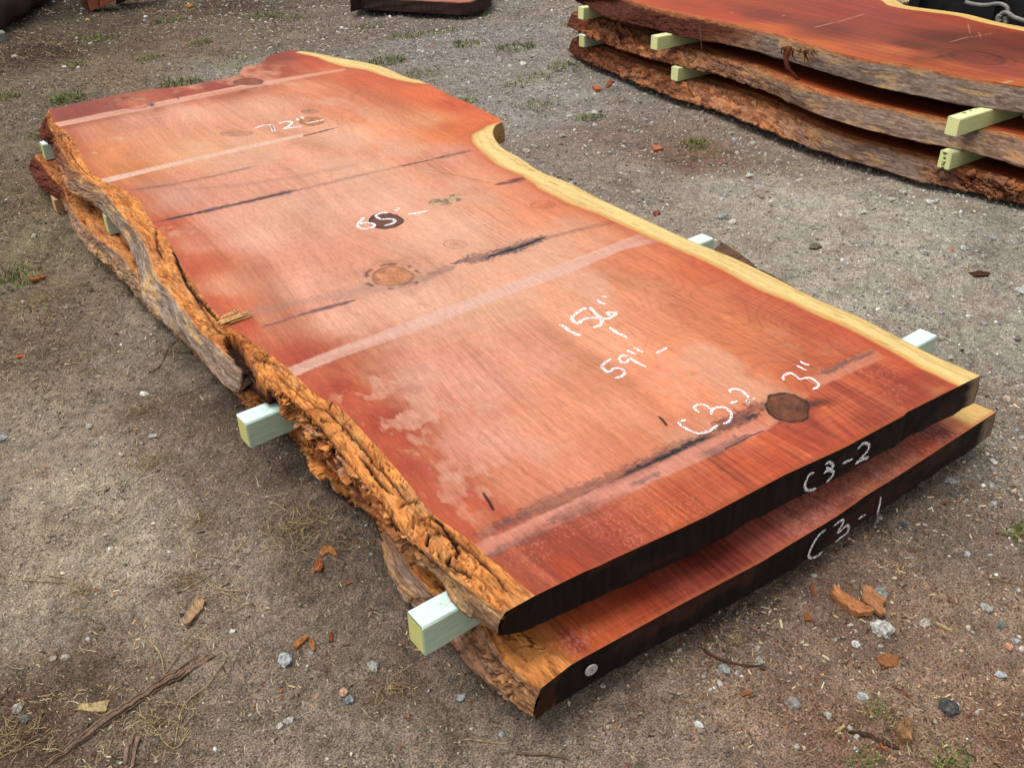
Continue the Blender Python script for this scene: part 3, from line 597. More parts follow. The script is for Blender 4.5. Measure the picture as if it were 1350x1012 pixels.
chalk(zz(320,130,6.745,[[(110,265),(180,242),(235,236),(258,240)],[(252,238),(262,265),(268,295)],[(258,240),(272,268),(280,292)],[(320,225),(370,208),(425,206),(435,222),(405,250),(370,270),(430,262),(525,248)],[(480,180),(497,197)],[(520,165),(542,180)],[(570,222),(640,208),(725,190)]]), 'chalk_number', up, .0065, topS, U1, 'white chalk 72 inch mark')
chalk(zz(450,250,6.745,[[(205,248),(165,285),(145,318),(165,342),(215,350),(270,340),(297,318),(270,302),(220,295),(175,302),(150,320)],[(420,208),(360,210),(300,232)],[(300,232),(345,268)],[(345,268),(400,262),(455,265),(477,285),(450,305),(380,322)],[(475,180),(505,190)],[(495,163),(515,173)],[(585,222),(680,210),(765,190)]]), 'chalk_number', up, .0055, topS, U1, 'white chalk 65 inch mark')
chalk(zz(720,370,7.494,[[(125,438),(170,450),(220,490),(290,530),(345,535)],[(400,268),(350,290),(290,330),(252,370),(280,410),(330,425)],[(330,425),(345,395),(400,375),(470,368),(530,375),(552,405),(525,445),(465,464)],[(430,262),(480,320),(540,362),(600,380),(660,355),(687,322),(640,312),(602,322),(625,342),(640,330)],[(505,190),(540,220),(590,235)],[(550,158),(598,165)],[(625,462),(700,515),(800,565)]]), 'chalk_number', up, .0052, topS, U1, 'white chalk 156 inch mark')
chalk(zz(720,370,7.494,[[(645,775),(590,805),(535,855)],[(535,840),(580,885),(620,914)],[(620,912),(650,880),(690,865),(740,870),(774,905),(745,945),(680,962)],[(820,768),(790,740),(745,745),(722,775),(740,802),(780,810),(812,790),(818,770)],[(800,745),(870,795),(985,852)],[(797,688),(840,710),(890,732)],[(865,662),(905,685),(955,710)],[(1085,720),(1140,690),(1197,658)]]), 'chalk_number', up, .0042, topS, U1, 'white chalk 59 inch mark')
chalk(zz(880,460,6.132,[[(150,575),(100,585)],[(85,590),(110,620),(160,650),(230,680),(290,680),(350,655),(410,615)],[(255,515),(225,490),(220,465),(260,447),(310,458),(355,488)],[(350,530),(360,500),(385,478),(430,470),(475,480),(510,515),(515,550),(490,590),(450,605)],[(505,443),(565,418)],[(510,352),(500,337),(540,325),(590,335),(630,365),(655,398)],[(640,440),(655,415),(705,402)],[(600,420),(640,438),(655,415)][:0] or [(640,440),(670,405)]]), 'chalk_number', up, .0036, topS, U1, 'white chalk slab number with a knot at its end')
chalk(zz(880,460,6.132,[[(938,255),(940,222),(985,195),(1030,213),(1070,250)],[(1070,250),(1110,235),(1160,238),(1205,265),(1222,298),(1175,328)],[(1045,135),(1085,155),(1125,172)],[(1070,98),(1105,120),(1155,135)]]), 'chalk_number', up, .0036, topS, U1, 'white chalk 3 inch mark')
endU = lambda S: aty(S, float(np.interp(at([S[0]], Z1)[0][0], UN[:, 0], UN[:, 1]))+.0)
def on_end(Nt, z0):
    def f(S):
        # meet the sight line with the vertical end face, slice by slice
        out = []
        for p in S:
            y = 1.0
            for _ in range(6):
                q = aty([p], y)[0]; y = float(np.interp(q[0], Nt[:, 0], Nt[:, 1]))
            out.append(aty([p], y)[0])
        return np.array(out)
    return f
E1 = np.array([0, -.0065, .0])
chalk(zz(1030,560,5.325,[[(215,325),(182,335),(162,375),(150,412),(155,440),(190,447),(230,433)],[(290,270),(320,250),(345,268),(345,290),(318,305)],[(282,330),(310,308),(350,318),(342,350),(300,392)],[(300,285),(330,300),(350,262)],[(288,318),(340,290)],[(412,262),(485,228)],[(517,160),(560,120),(600,132),(590,170),(545,220),(503,265)],[(503,262),(555,232),(598,215)],[(520,250),(560,225),(590,228)]]), 'chalk_number', up, .0038, on_end(UNt, Z1), E1, 'white chalk slab number ending in 2 on the black end')
chalk(zz(1030,560,5.325,[[(298,725),(255,755),(210,820),(182,885),(185,917),(225,915),(275,877)],[(350,702),(380,675),(417,655),(412,690),(375,745)],[(375,745),(400,733),(440,695),(457,700),(450,740),(400,780),(362,812)],[(525,648),(578,618)],[(683,493),(675,550),(658,618)]]), 'chalk_number', low, .0036, on_end(LNt, Z2), E1, 'white chalk slab number ending in 1 on the black end')
M_TAG = mat_flat('stamped_aluminium', (.55,.55,.55), .45, .5, 200, .15, .3, .0004, .5)
def disc(name, c, r, th, nrm, mat, parent, n=40):
    nrm = Vector(nrm).normalized(); q = nrm.to_track_quat('Z', 'Y'); V = []; F = []
    prof = [(0, th), (r*.82, th), (r*.9, th*.75), (r, th*.75), (r, 0)]
    V.append(Vector(c)+q@Vector((0, 0, th)))
    for rr, z in prof[1:]:
        for k in range(n): a = 2*math.pi*k/n; V.append(Vector(c)+q@Vector((rr*math.cos(a), rr*math.sin(a), z)))
    F = [[0, 1+k, 1+(k+1) % n] for k in range(n)]
    for j in range(3): F += [[1+j*n+k, 1+(j+1)*n+k, 1+(j+1)*n+(k+1) % n, 1+j*n+(k+1) % n] for k in range(n)]
    o = mesh_obj(name, np.array([tuple(v) for v in V]), F, mat, smooth=False)
    if parent: reparent(o, parent)
    return o
tc_ = on_end(LNt, Z2)([(776.7,879.6)])[0]; tg = disc('number_tag', tc_+np.array([0,-.006,0]), .0145, .002, (-.1,-1,0), M_TAG, low); tg['label'] = 'round silver metal tag nailed to the black end'
M_INK = mat_flat('black_marker', (.02,.02,.02), .7)
def ribbon(name, W, wd, up, mat, parent, th=0):
    V = []; F = []
    for S in W:
        S = np.asarray(S, float); T = np.gradient(S, axis=0); T /= np.linalg.norm(T, axis=1)[:, None]; B = np.cross(up, T)*wd; k = len(V)
        for i in range(len(S)): V += [S[i]+B[i], S[i]-B[i]]
        F += [[k+2*i, k+2*i+1, k+2*i+3, k+2*i+2] for i in range(len(S)-1)]
    o = mesh_obj(name, np.array(V), F, mat, smooth=False); reparent(o, parent); return o
tq = tc_+np.array([0,-.0085,0])
g_ = ribbon('stamped_mark', [[tq+[-.002,0,.003], tq+[.002,0,.004], tq+[.001,0,0], tq+[.003,0,-.003], tq+[-.001,0,-.005]], [tq+[-.005,0,.006], tq+[-.003,0,.008]], [tq+[.003,0,.008], tq+[.005,0,.006]]], .0007, np.array([0,-1,0]), M_INK, tg)
g_.parent = tg; g_.matrix_parent_inverse = Matrix.Identity(4); 

# ------------------------------------------------------------------ stickers
def sticker_mat(name, top, side, end, spots=(.35,.2,.12)):  # top, side and end tones have the fall of daylight mixed in
    m = bpy.data.materials.new(name); m.use_nodes = True; nt = m.node_tree; N = nt.nodes; L = nt.links; b = N['Principled BSDF']
    vc = N.new('ShaderNodeAttribute'); vc.attribute_name = 'Col'; tc = N.new('ShaderNodeTexCoord'); mp = N.new('ShaderNodeMapping'); mp.inputs['Scale'].default_value = (.12, 1, 1)
    L.new(tc.outputs['Object'], mp.inputs[0]); n = N.new('ShaderNodeTexNoise'); n.inputs['Scale'].default_value = 120; n.inputs['Detail'].default_value = 7; n.inputs['Roughness'].default_value = .7; L.new(mp.outputs[0], n.inputs['Vector'])
    r = N.new('ShaderNodeMapRange'); r.inputs['From Min'].default_value = .3; r.inputs['From Max'].default_value = .7; r.inputs['To Min'].default_value = .86; r.inputs['To Max'].default_value = 1.12; L.new(n.outputs['Fac'], r.inputs['Value'])
    s = N.new('ShaderNodeVectorMath'); s.operation = 'SCALE'; L.new(vc.outputs['Color'], s.inputs[0]); L.new(r.outputs[0], s.inputs['Scale'])
    n3 = N.new('ShaderNodeTexNoise'); n3.inputs['Scale'].default_value = 34; n3.inputs['Detail'].default_value = 8; n3.inputs['Roughness'].default_value = .7; L.new(tc.outputs['Object'], n3.inputs['Vector'])
    r3 = N.new('ShaderNodeMapRange'); r3.inputs['From Min'].default_value = .58; r3.inputs['From Max'].default_value = .72; r3.inputs['To Max'].default_value = .6; L.new(n3.outputs['Fac'], r3.inputs['Value'])
    mx = N.new('ShaderNodeMixRGB'); L.new(r3.outputs[0], mx.inputs[0]); L.new(s.outputs[0], mx.inputs[1]); mx.inputs[2].default_value = (*spots, 1); L.new(mx.outputs[0], b.inputs['Base Color'])
    bp = N.new('ShaderNodeBump'); bp.inputs['Strength'].default_value = .4; bp.inputs['Distance'].default_value = .0008; L.new(n.outputs['Fac'], bp.inputs['Height']); L.new(bp.outputs[0], b.inputs['Normal']); b.inputs['Roughness'].default_value = .55
    m['cols'] = [*top, *side, *end]; return m
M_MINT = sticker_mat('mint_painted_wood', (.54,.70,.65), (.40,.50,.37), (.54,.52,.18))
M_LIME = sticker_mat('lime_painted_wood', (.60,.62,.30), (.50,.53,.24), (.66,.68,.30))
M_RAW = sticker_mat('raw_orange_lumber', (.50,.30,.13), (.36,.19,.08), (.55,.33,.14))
def sticker(A, B, wd, z0, z1, mat, label, group, sag=0):
    """square timber from end A to end B (xy of the centre line)"""
    A = np.array(A, float); B = np.array(B, float); L = float(np.linalg.norm(B-A)); t = (B-A)/L; ang = math.atan2(t[1], t[0]); h = z1-z0
    r = .0035; ring = [(-wd/2+r, 0), (wd/2-r, 0), (wd/2, r), (wd/2, h-r), (wd/2-r, h), (-wd/2+r, h), (-wd/2, h-r), (-wd/2, r)]
    n = 30; V = []; C = []; cc = np.array(mat['cols'][:]).reshape(3, 3); F = []
    xs = [0, .002]+list(np.linspace(.05, L-.05, n-4))+[L-.002, L]
    for xi, x in enumerate(xs):
        s = .93 if xi in (0, len(xs)-1) else 1
        for (y, z) in ring:
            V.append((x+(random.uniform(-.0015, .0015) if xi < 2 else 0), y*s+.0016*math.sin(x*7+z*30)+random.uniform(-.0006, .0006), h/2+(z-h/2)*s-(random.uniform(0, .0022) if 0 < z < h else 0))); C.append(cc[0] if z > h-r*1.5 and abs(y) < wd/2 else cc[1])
    for i in range(len(xs)-1): F += [[i*8+k, (i+1)*8+k, (i+1)*8+(k+1) % 8, i*8+(k+1) % 8] for k in range(8)]
    b = len(V)
    for x in (0, L):
        k0 = len(V)
        for (y, z) in ring: V.append((x-.0003 if x == 0 else x+.0003, y*.93, h/2+(z-h/2)*.93)); C.append(cc[2])
        F.append(list(range(k0, k0+8)) if x else list(range(k0, k0+8))[::-1])
    o = mesh_obj('sticker', np.array(V), F, mat, col=np.array(C), smooth=False); o.location = (A[0], A[1], z0); o.rotation_euler = (0, 0, ang)
    tag(o, label, 'timber spacer', group); return o
GS = 'painted timber stickers between slabs'
s1a = at([(538.5,805.5),(555,827)], Z1b).mean(0)[:2]; s1b = at([(1215,433),(1235,441)], Z1b).mean(0)[:2]
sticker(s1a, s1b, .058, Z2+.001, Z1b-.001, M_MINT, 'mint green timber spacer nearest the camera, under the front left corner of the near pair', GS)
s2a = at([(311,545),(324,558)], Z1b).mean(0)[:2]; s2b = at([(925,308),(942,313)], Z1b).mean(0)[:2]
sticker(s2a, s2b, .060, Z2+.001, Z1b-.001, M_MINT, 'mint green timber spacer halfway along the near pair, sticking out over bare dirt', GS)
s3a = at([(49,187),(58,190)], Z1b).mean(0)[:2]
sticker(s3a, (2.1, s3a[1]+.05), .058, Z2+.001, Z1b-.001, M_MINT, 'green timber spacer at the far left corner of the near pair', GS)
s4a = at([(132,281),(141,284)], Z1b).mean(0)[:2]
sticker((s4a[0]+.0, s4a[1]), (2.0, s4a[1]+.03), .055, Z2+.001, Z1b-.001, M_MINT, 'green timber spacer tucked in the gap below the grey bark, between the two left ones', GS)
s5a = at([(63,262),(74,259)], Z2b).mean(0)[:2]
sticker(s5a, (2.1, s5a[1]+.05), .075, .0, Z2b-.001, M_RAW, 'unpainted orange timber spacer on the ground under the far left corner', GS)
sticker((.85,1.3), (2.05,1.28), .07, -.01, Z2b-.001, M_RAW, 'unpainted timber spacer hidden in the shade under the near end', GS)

# ------------------------------------------------------------------ the stack of three slabs behind
BZ = .1355+.325
def bz(k): return BZ-k*(TH+ST)
def ext(P, z, near):  # carry on past the frame towards the viewer
    W = at(P, z); return np.vstack([W, near])
BG1 = [((830,0),(821,0),(770,4)),((856,8),(848,10),(795,22)),((885,15),(875,17),(840,33)),((943,27),(933,29),(890,46)),((1012,42),(1000,43),(985,65)),((1050,52),(1040,55),(1030,78)),((1100,68),(1088,69),(1085,95)),((1150,79),(1138,80),(1140,111)),((1214,88),(1202,89),(1200,125)),((1284,103),(1272,103),(1275,139)),((1362,117),(1350,116),(1350,150))]
BG2 = [((760,14),(754,17),(748,35)),((796,22),(788,24),(780,50)),((850,38),(836,40),(820,66)),((915,56),(900,62),(880,84)),((965,73),(950,77),(942,98)),((1015,90),(1001,94),(1000,117)),((1065,112),(1051,115),(1045,137)),((1116,127),(1102,129),(1100,159)),((1182,142),(1169,144),(1169,178)),((1262,159),(1249,161),(1250,195)),((1364,183),(1350,183),(1350,220))]
BG3 = [((762,48),(755,51),(749,68)),((798,62),(788,64),(778,84)),((852,82),(838,84),(820,101)),((915,98),(900,105),(885,128)),((968,114),(954,117),(940,144)),((1016,130),(1001,134),(994,165)),((1075,158),(1061,161),(1058,191)),((1116,176),(1102,178),(1100,206)),((1170,191),(1155,193),(1155,222)),((1216,203),(1202,205),(1209,239)),((1250,211),(1236,213),(1245,246)),((1364,243),(1350,244),(1350,270))]
def bgrails(B, k):
    z = bz(k); B = B[::-1]
    a, b, c = at([r[0] for r in B], z), at([r[1] for r in B], z-.004), at([r[2] for r in B], z-TH)
    def more(W, zz_): 
        p = W[0]; return np.vstack([[p[0]+.1, .95, zz_], [p[0]+.06, 1.35, zz_], [p[0]+.03, (1.35+p[1])/2+.1, zz_], W])
    a, b, c = more(a, z), more(b, z-.004), more(c, z-TH)
    if k == 0:
        def far(W, dx=0): return np.vstack([W, [W[-1][0]+.02, 5.45, W[-1][2]]])
        a, b, c = far(a), far(b), far(c)
    return a, b, c
BGC1 = [(900,5,(185,78,44)),(1000,20,(150,62,42)),(1100,40,(140,58,42)),(1000,38,(205,100,50)),(1080,62,(210,105,52)),(1150,75,(195,95,52)),(1250,95,(190,92,55)),(1340,112,(205,110,62)),(1200,60,(130,55,40)),(1250,50,(120,52,40)),(1160,20,(165,70,60)),(1100,15,(165,65,42)),(1220,30,(170,80,62)),(1300,70,(140,62,45)),(1330,95,(170,80,62)),(1150,45,(160,72,48)),(1180,66,(205,105,65)),(950,20,(190,80,42)),(1340,60,(125,52,38)),(1050,10,(168,72,45)),(870,0,(195,85,45)),(1000,0,(175,75,42))]
def paint_bg(k):
    def f(X, Y, Lc, Rc):
        z = bz(k)
        C = idw(X, Y, BGC1, z)*[1.08,1.38,1.1] if k == 0 else np.tile(alb((170,82,44)), X.shape+(1,))
        kn = [(*at([(1283,76)], z)[0][:2], .2)] if k == 0 else []
        g, Xw = grain(X, Y, kn, 400+k*10, 1.3); C = C*(1+(g*1.3+(fbm(Xw*6, Y*1.2, 4, 402+k)-.5)*.35))[..., None]
        d, s = near_poly(X, Y, Rc[::8, :2]); e = .085-d+(fbm(X*8, Y*3, 3, 405)-.5)*.03
        C = mixc(C, alb((205,100,52)), np.exp(-np.clip(-e, 0, 9)/.05)*.5); C = mixc(C, alb((248,208,132))*(1+.3*(fbm(d*60, s*4, 4, 406)-.5))[..., None], sstep(-.006, .008, e))
        dl, _ = near_poly(X, Y, Lc[::8, :2]); C = mixc(C, alb((214,112,54)), (1-sstep(.01, .07, dl+(fbm(X*9, Y*5, 3, 407)-.5)*.05))*.7)
        if k == 0:
            u, v = ell(X, Y, (1288,76), 34, 8, z, .12); r = np.hypot(u, v)
            C = C*(1-.45*np.exp(-((r-1)/.12)**2)*(.3+fbm(u*2, v*2, 3, 408)))[..., None]; C = mixc(C, alb((150,64,44)), (1-sstep(.7, 1, r))*.5); C = C*(1-.2*(r < 1.6)*(.5+.5*np.sin(r*18)))[..., None]
            u, v = ell(X, Y, (1225,74), 40, 8, z, 0); C = mixc(C, alb((92,48,34)), np.exp(-(u*u+v*v)*1.2)*.55*fbm(X*9, Y*30, 3, 409)*1.6)
            for pts, w_, a in [([(1070,37),(1105,29),(1142,18)], .006, .9), ([(1030,22),(1035,20)], .006, .9), ([(963,17),(967,17)], .01, .9), ([(1252,56),(1272,50),(1312,44)], .006, .6), ([(1276,30),(1279,45)], .004, .5), ([(1290,42),(1293,50)], .004, .5), ([(1320,110),(1335,107)], .015, .7)]:
                m, s_, L_ = strk(X, Y, pts, w_, z, .3, .8, 5); C = mixc(C, alb((238,180,150)), m*a)
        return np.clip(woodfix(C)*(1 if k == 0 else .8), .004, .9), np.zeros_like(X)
    return f
zb1 = [(0,.7,.1,.2,.3),(.2,1.0,.2,.05,.2),(.62,1.0,.2,.1,.2),(.70,.1,1.1,.5,.4),(1,.0,1.1,.6,.4)]
zb2 = [(0,.4,.1,.5,.6),(.2,.6,.1,.4,.5),(.30,.95,.2,.1,.2),(.55,.9,.2,.15,.5),(.66,.5,.1,.5,1),(.8,.1,.2,.7,1),(.95,0,.6,.8,1),(1,0,1,.5,1)]
zb3 = [(0,0,.2,1,1),(.25,.1,.2,1.1,1),(.36,.9,.2,.2,.5),(.52,.9,.2,.2,.5),(.62,.2,.0,.6,1),(.8,.2,.1,.8,1),(.95,0,.8,.8,1),(1,0,1,.5,1)]
BLB = ['reddish slab with bright yellow sapwood, topmost of the back stack of three', 'middle slab of the back stack of three, with tan and grey bark', 'lowest slab of the back stack of three, its bark orange and cracked']
bgs = []
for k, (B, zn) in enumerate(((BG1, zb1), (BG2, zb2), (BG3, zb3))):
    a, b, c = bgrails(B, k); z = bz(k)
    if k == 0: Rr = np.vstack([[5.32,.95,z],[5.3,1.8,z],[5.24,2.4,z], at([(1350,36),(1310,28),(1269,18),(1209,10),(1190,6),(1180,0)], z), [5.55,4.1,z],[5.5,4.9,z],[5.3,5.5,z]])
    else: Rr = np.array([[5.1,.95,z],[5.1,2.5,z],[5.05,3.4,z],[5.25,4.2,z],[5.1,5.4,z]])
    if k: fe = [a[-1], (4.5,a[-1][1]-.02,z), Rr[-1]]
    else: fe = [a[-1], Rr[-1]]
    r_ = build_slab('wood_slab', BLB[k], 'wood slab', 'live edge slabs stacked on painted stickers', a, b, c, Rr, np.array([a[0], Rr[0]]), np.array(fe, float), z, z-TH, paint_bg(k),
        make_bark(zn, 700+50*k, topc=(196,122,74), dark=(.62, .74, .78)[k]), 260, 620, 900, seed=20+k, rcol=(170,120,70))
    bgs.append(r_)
# loose shreds of bark hanging off the top slab
def shred(P, w0, w1, mat, parent, col, name='bark_shred', n=14, seed=0):
    Q = catmull(np.array(P), n); V = []; C = []
    for i in range(n):
        t = i/(n-1); T = Q[min(i+1, n-1)]-Q[max(i-1, 0)]; T /= np.linalg.norm(T)+1e-9; B = np.cross(T, _F); B /= np.linalg.norm(B); N_ = np.cross(B, T)
        w_ = (w0*(1-t)+w1*t)*(.8+.4*random.random())
        for s, q in ((-1, 0), (0, 1), (1, 0), (0, -.6)): V.append(Q[i]+B*w_*s+N_*w_*.35*q); C.append(alb(col)*random.uniform(.6, 1.3))
    F = [[4*i+k, 4*i+(k+1) % 4, 4*i+4+(k+1) % 4, 4*i+4+k] for i in range(n-1) for k in range(4)]+[[3,2,1,0],[4*n-4,4*n-3,4*n-2,4*n-1]]
    o = mesh_obj(name, np.array(V), F, mat, col=np.array(C)); 
    if parent: reparent(o, parent)
    return o
tp = bgs[0][0]; zt = BZ
def hang(pts, zs): return np.array([at([p], z)[0]-np.array([.03,0,0]) for p, z in zip(pts, zs)])
rr = random.Random(5)
shred(hang([(1046,60),(1042,74),(1044,88),(1054,100),(1064,112)], [zt,zt-.05,zt-.1,zt-.15,zt-.2]), .016, .006, M_BARK, tp, (110,60,40))
shred(hang([(928,34),(929,50),(931,66)], [zt-.02,zt-.06,zt-.11]), .004, .002, M_BARK, tp, (90,55,40))
shred(hang([(832,15),(825,26),(818,32)], [zt-.01,zt-.05,zt-.08]), .004, .002, M_BARK, tp, (100,65,50))
for i in range(16):
    x = 1035+rr.random()*46; y = 60+(x-1035)*.12+rr.random()*4; L = rr.uniform(6, 16)
    shred(hang([(x,y),(x+rr.uniform(-3,3),y+L*.5),(x+rr.uniform(-5,5),y+L)], [zt,zt-.03,zt-.06]), .006, .002, M_BARK, tp, (125,70,45), n=6)
# stickers of that stack
BSG = 'painted timber stickers between slabs'
def bst(px, k, L, lab, mat=M_LIME, wd=.06):
    z = bz(k)-TH; p = at([px], z)[0][:2]; return sticker(p, (p[0]+L, p[1]+.03), wd, z-ST+.001, z-.001, mat, lab, BSG)
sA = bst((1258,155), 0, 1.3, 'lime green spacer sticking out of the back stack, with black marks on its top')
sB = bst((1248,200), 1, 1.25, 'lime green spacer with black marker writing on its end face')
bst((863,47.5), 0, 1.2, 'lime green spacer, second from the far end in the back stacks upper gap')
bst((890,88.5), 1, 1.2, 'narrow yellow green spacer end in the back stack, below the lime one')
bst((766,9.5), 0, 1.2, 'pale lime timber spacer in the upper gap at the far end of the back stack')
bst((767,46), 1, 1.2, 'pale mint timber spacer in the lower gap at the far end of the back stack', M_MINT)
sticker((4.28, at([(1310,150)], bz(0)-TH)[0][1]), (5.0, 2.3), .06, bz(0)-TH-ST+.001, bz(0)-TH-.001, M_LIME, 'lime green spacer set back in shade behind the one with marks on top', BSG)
for i, (yy, lb) in enumerate(((1.6,'nearest'),(3.2,'middle'),(4.9,'farthest'))):
    sticker((4.12,yy),(5.0,yy), .08, -.01, bz(2)-TH-.001, M_RAW, lb+' raw timber bearer in the dark under the back stack', 'raw bearers under the back stack')
# marker writing on the end and top of the two stickers
def inkend(px0, strokes, z, par, lab):
    W = [np.array([at([p], z)[0]*0+aty_x(p, par) for p in S]) for S in strokes]
    return W
def atx(P, x):
    d = ray(P); return CAM+d*(x/d[:, 0])[:, None]
xe = sB.location.x-.0012
sc3 = lambda L: [[(1150+a/6.325, 120+b/6.325) for a, b in S] for S in L]
W = [atx(S, xe) for S in sc3([[(592,515),(618,520),(622,528)],[(592,515),(598,530),(618,522)],[(593,552),(612,570)],[(612,552),(594,570)],[(578,590),(608,600),(590,612),(612,590)],[(575,612),(600,620)],[(573,634),(600,640)],[(575,645),(598,650)]])]
o = ribbon('marker_writing', W, .0022, np.array([-1.,0,0]), M_INK, sB); o.parent = sB; o.matrix_parent_inverse = sB.matrix_basis.inverted()
zs_ = bz(0)-TH+.0005
W = [at(S, zs_) for S in sc3([[(850,133),(870,145)],[(868,130),(888,140)],[(812,160),(830,166)],[(765,180),(785,186)],[(752,178),(770,184)]])]
o = ribbon('marker_writing', W, .0035, np.array([0,0,1.]), M_INK, sA); o.parent = sA; o.matrix_parent_inverse = sA.matrix_basis.inverted()

# ------------------------------------------------------------------ dark things at the top of the frame
M_DARK = mat_flat('dark_shaded_wood', (.030,.014,.010), .75, .2, 18, .6, .5, .004, stretch=(1,3,1))  # dark wood, the shade at the yard's back put into its colour
M_RED = mat_flat('red_sawn_block', (.26,.07,.035), .6, .3, 30, .4, .3, .002, stretch=(.3,2,1))
M_BRN = mat_flat('brown_bark_block', (.09,.045,.025), .9, .2, 30, .6, .8, .006, stretch=(.3,2,1))
M_BLK = mat_flat('black_machine_steel', (.010,.010,.011), .45, .4, 12, .5, .3, .004)
M_HOSE = mat_flat('grey_hydraulic_pipe', (.17,.16,.14), .5, .4, 30, .35, .4, .002)
def prism(name, poly, z0, z1, mat, parent=None, jag=.0, seed=0, sub=3):
    """closed outline (xy) drawn up from z0 to z1 with worn edges"""
    P = linres(np.vstack([poly, poly[:1]]), max(24, len(poly)*8))[:-1]; n = len(P); c = P.mean(0); rg = np.random.default_rng(seed); V = []
    prof = [(z0, -.004), (z0+.004, 0)]+[(z0+(z1-z0)*t, 0) for t in (.3, .6)]+[(z1-.005, 0), (z1, -.005)]
    ja = rg.normal(0, jag, n)
    for zz_, off in prof:
        d = P-c; L = np.linalg.norm(d, axis=1)[:, None]; q = P+d/L*(off+ja[:, None]+rg.normal(0, jag*.5, (n, 1)))
        V += [(a[0], a[1], zz_) for a in q]
    m = len(prof); F = [[j*n+k, j*n+(k+1) % n, (j+1)*n+(k+1) % n, (j+1)*n+k] for j in range(m-1) for k in range(n)]
    F += [list(range(n))[::-1], [(m-1)*n+k for k in range(n)]]
    o = mesh_obj(name, np.array(V), F, mat, smooth=False)
    if parent: reparent(o, parent)
    return o
def slab_bg(pts, z, th, yback, label, red=True, name='wood_slab'):
    W = at(pts, z)[:, :2]; back = [(W[-1][0]+yback[0], W[-1][1]+yback[1]), (W[0][0]+yback[0], W[0][1]+yback[1])]
    root = empty(name, (float(W[:, 0].mean()), float(W[:, 1].mean()), z-th)); tag(root, label, 'wood slab', 'dark slabs along the back of the yard')
    prism('slab_body', np.vstack([W, back]), z-th, z, M_DARK, root, .004, 3)
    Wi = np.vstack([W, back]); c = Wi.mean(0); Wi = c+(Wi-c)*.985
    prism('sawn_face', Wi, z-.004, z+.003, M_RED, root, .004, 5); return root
# slab lying in the top middle, its corner towards us
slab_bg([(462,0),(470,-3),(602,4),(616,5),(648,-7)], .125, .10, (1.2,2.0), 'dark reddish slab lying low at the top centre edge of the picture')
# blocks leaning at the top left
bl = empty('wood_offcuts', tuple(at([(125,12)], 0)[0])); tag(bl, 'bundle of upright red and brown offcuts at the top left edge', 'offcut bundle')
def lean(pts, z, h, mat, nm):
    W = at(pts, z); d = np.array([.0, .06, 0]); V = []; 
    for q in W: V.append(q)
    for q in W: V.append(q+np.array([.05,.10,h*0]))
    n = len(W); F = [list(range(n))[::-1], [n+i for i in range(n)]]+[[i, (i+1) % n, n+(i+1) % n, n+i] for i in range(n)]
    o = mesh_obj(nm, np.array(V), F, mat, smooth=False); reparent(o, bl)
def board(P0, P1, P2, P3, y, mat, nm, th=.12):
    """upright board whose near face is traced at depth y"""
    W = aty([P0, P1, P2, P3], y); V = list(W)+[q+np.array([.05, th, 0]) for q in W]; F = [[3,2,1,0],[4,5,6,7]]+[[i, (i+1) % 4, 4+(i+1) % 4, 4+i] for i in range(4)]
    o = mesh_obj(nm, np.array(V), F, mat, smooth=False); reparent(o, bl); m = o.modifiers.new('b', 'BEVEL'); m.width = .004
yb = float(at([(120,17)], 0)[0][1])
board((95,-40),(107,-40),(118,15),(107,8), yb, M_BRN, 'bark_board')
board((103,-40),(128,-40),(131,10),(119,16), yb-.03, M_RED, 'red_board')
board((126,-40),(190,-40),(155,0),(132,10), yb-.06, M_RED, 'red_board')
board((150,-40),(205,-40),(164,3),(153,7), yb+.1, M_DARK, 'dark_board')
# log in the shade at the very top left
def log_obj(name, A, B, r, mat, label, cat, rings=26, segs=40):
    A = np.array(A, float); B = np.array(B, float); T = (B-A)/np.linalg.norm(B-A); u = np.cross(T, [0,0,1]); u /= np.linalg.norm(u); v = np.cross(u, T); V = []
    for i in range(segs):
        t = i/(segs-1)
        for k in range(rings):
            a = 2*math.pi*k/rings; rr_ = r*(1+.28*(float(fbm(np.array([math.cos(a)*2+t*7]), np.array([math.sin(a)*2+t*3]), 4, 611)[0])-.5)); V.append(A+(B-A)*t+u*math.cos(a)*rr_+v*math.sin(a)*rr_)
    F = [[i*rings+k, i*rings+(k+1) % rings, (i+1)*rings+(k+1) % rings, (i+1)*rings+k] for i in range(segs-1) for k in range(rings)]+[list(range(rings))[::-1], [(segs-1)*rings+k for k in range(rings)]]
    o = mesh_obj(name, np.array(V), F, mat, smooth=True); return tag(o, label, cat)
la, lb = at([(-20,52)], 0)[0], at([(82,-12)], 0)[0]
log_obj('log', la+np.array([-.08,.12,.16]), lb+np.array([-.08,.12,.16]), .22, M_DARK, 'dark thick log lying in deep shade at the top left corner', 'log')
# pale block at the left border
b_ = at([(3,55)], 0)[0]; o = prism('concrete_block', np.array([(b_[0]-.12,b_[1]-.02),(b_[0]+.04,b_[1]-.02),(b_[0]+.04,b_[1]+.10),(b_[0]-.12,b_[1]+.10)]), 0, .07, mat_flat('grey_concrete', (.16,.15,.14), .9), None, .003); tag(o, 'small grey block at the left border below the dark log', 'block')
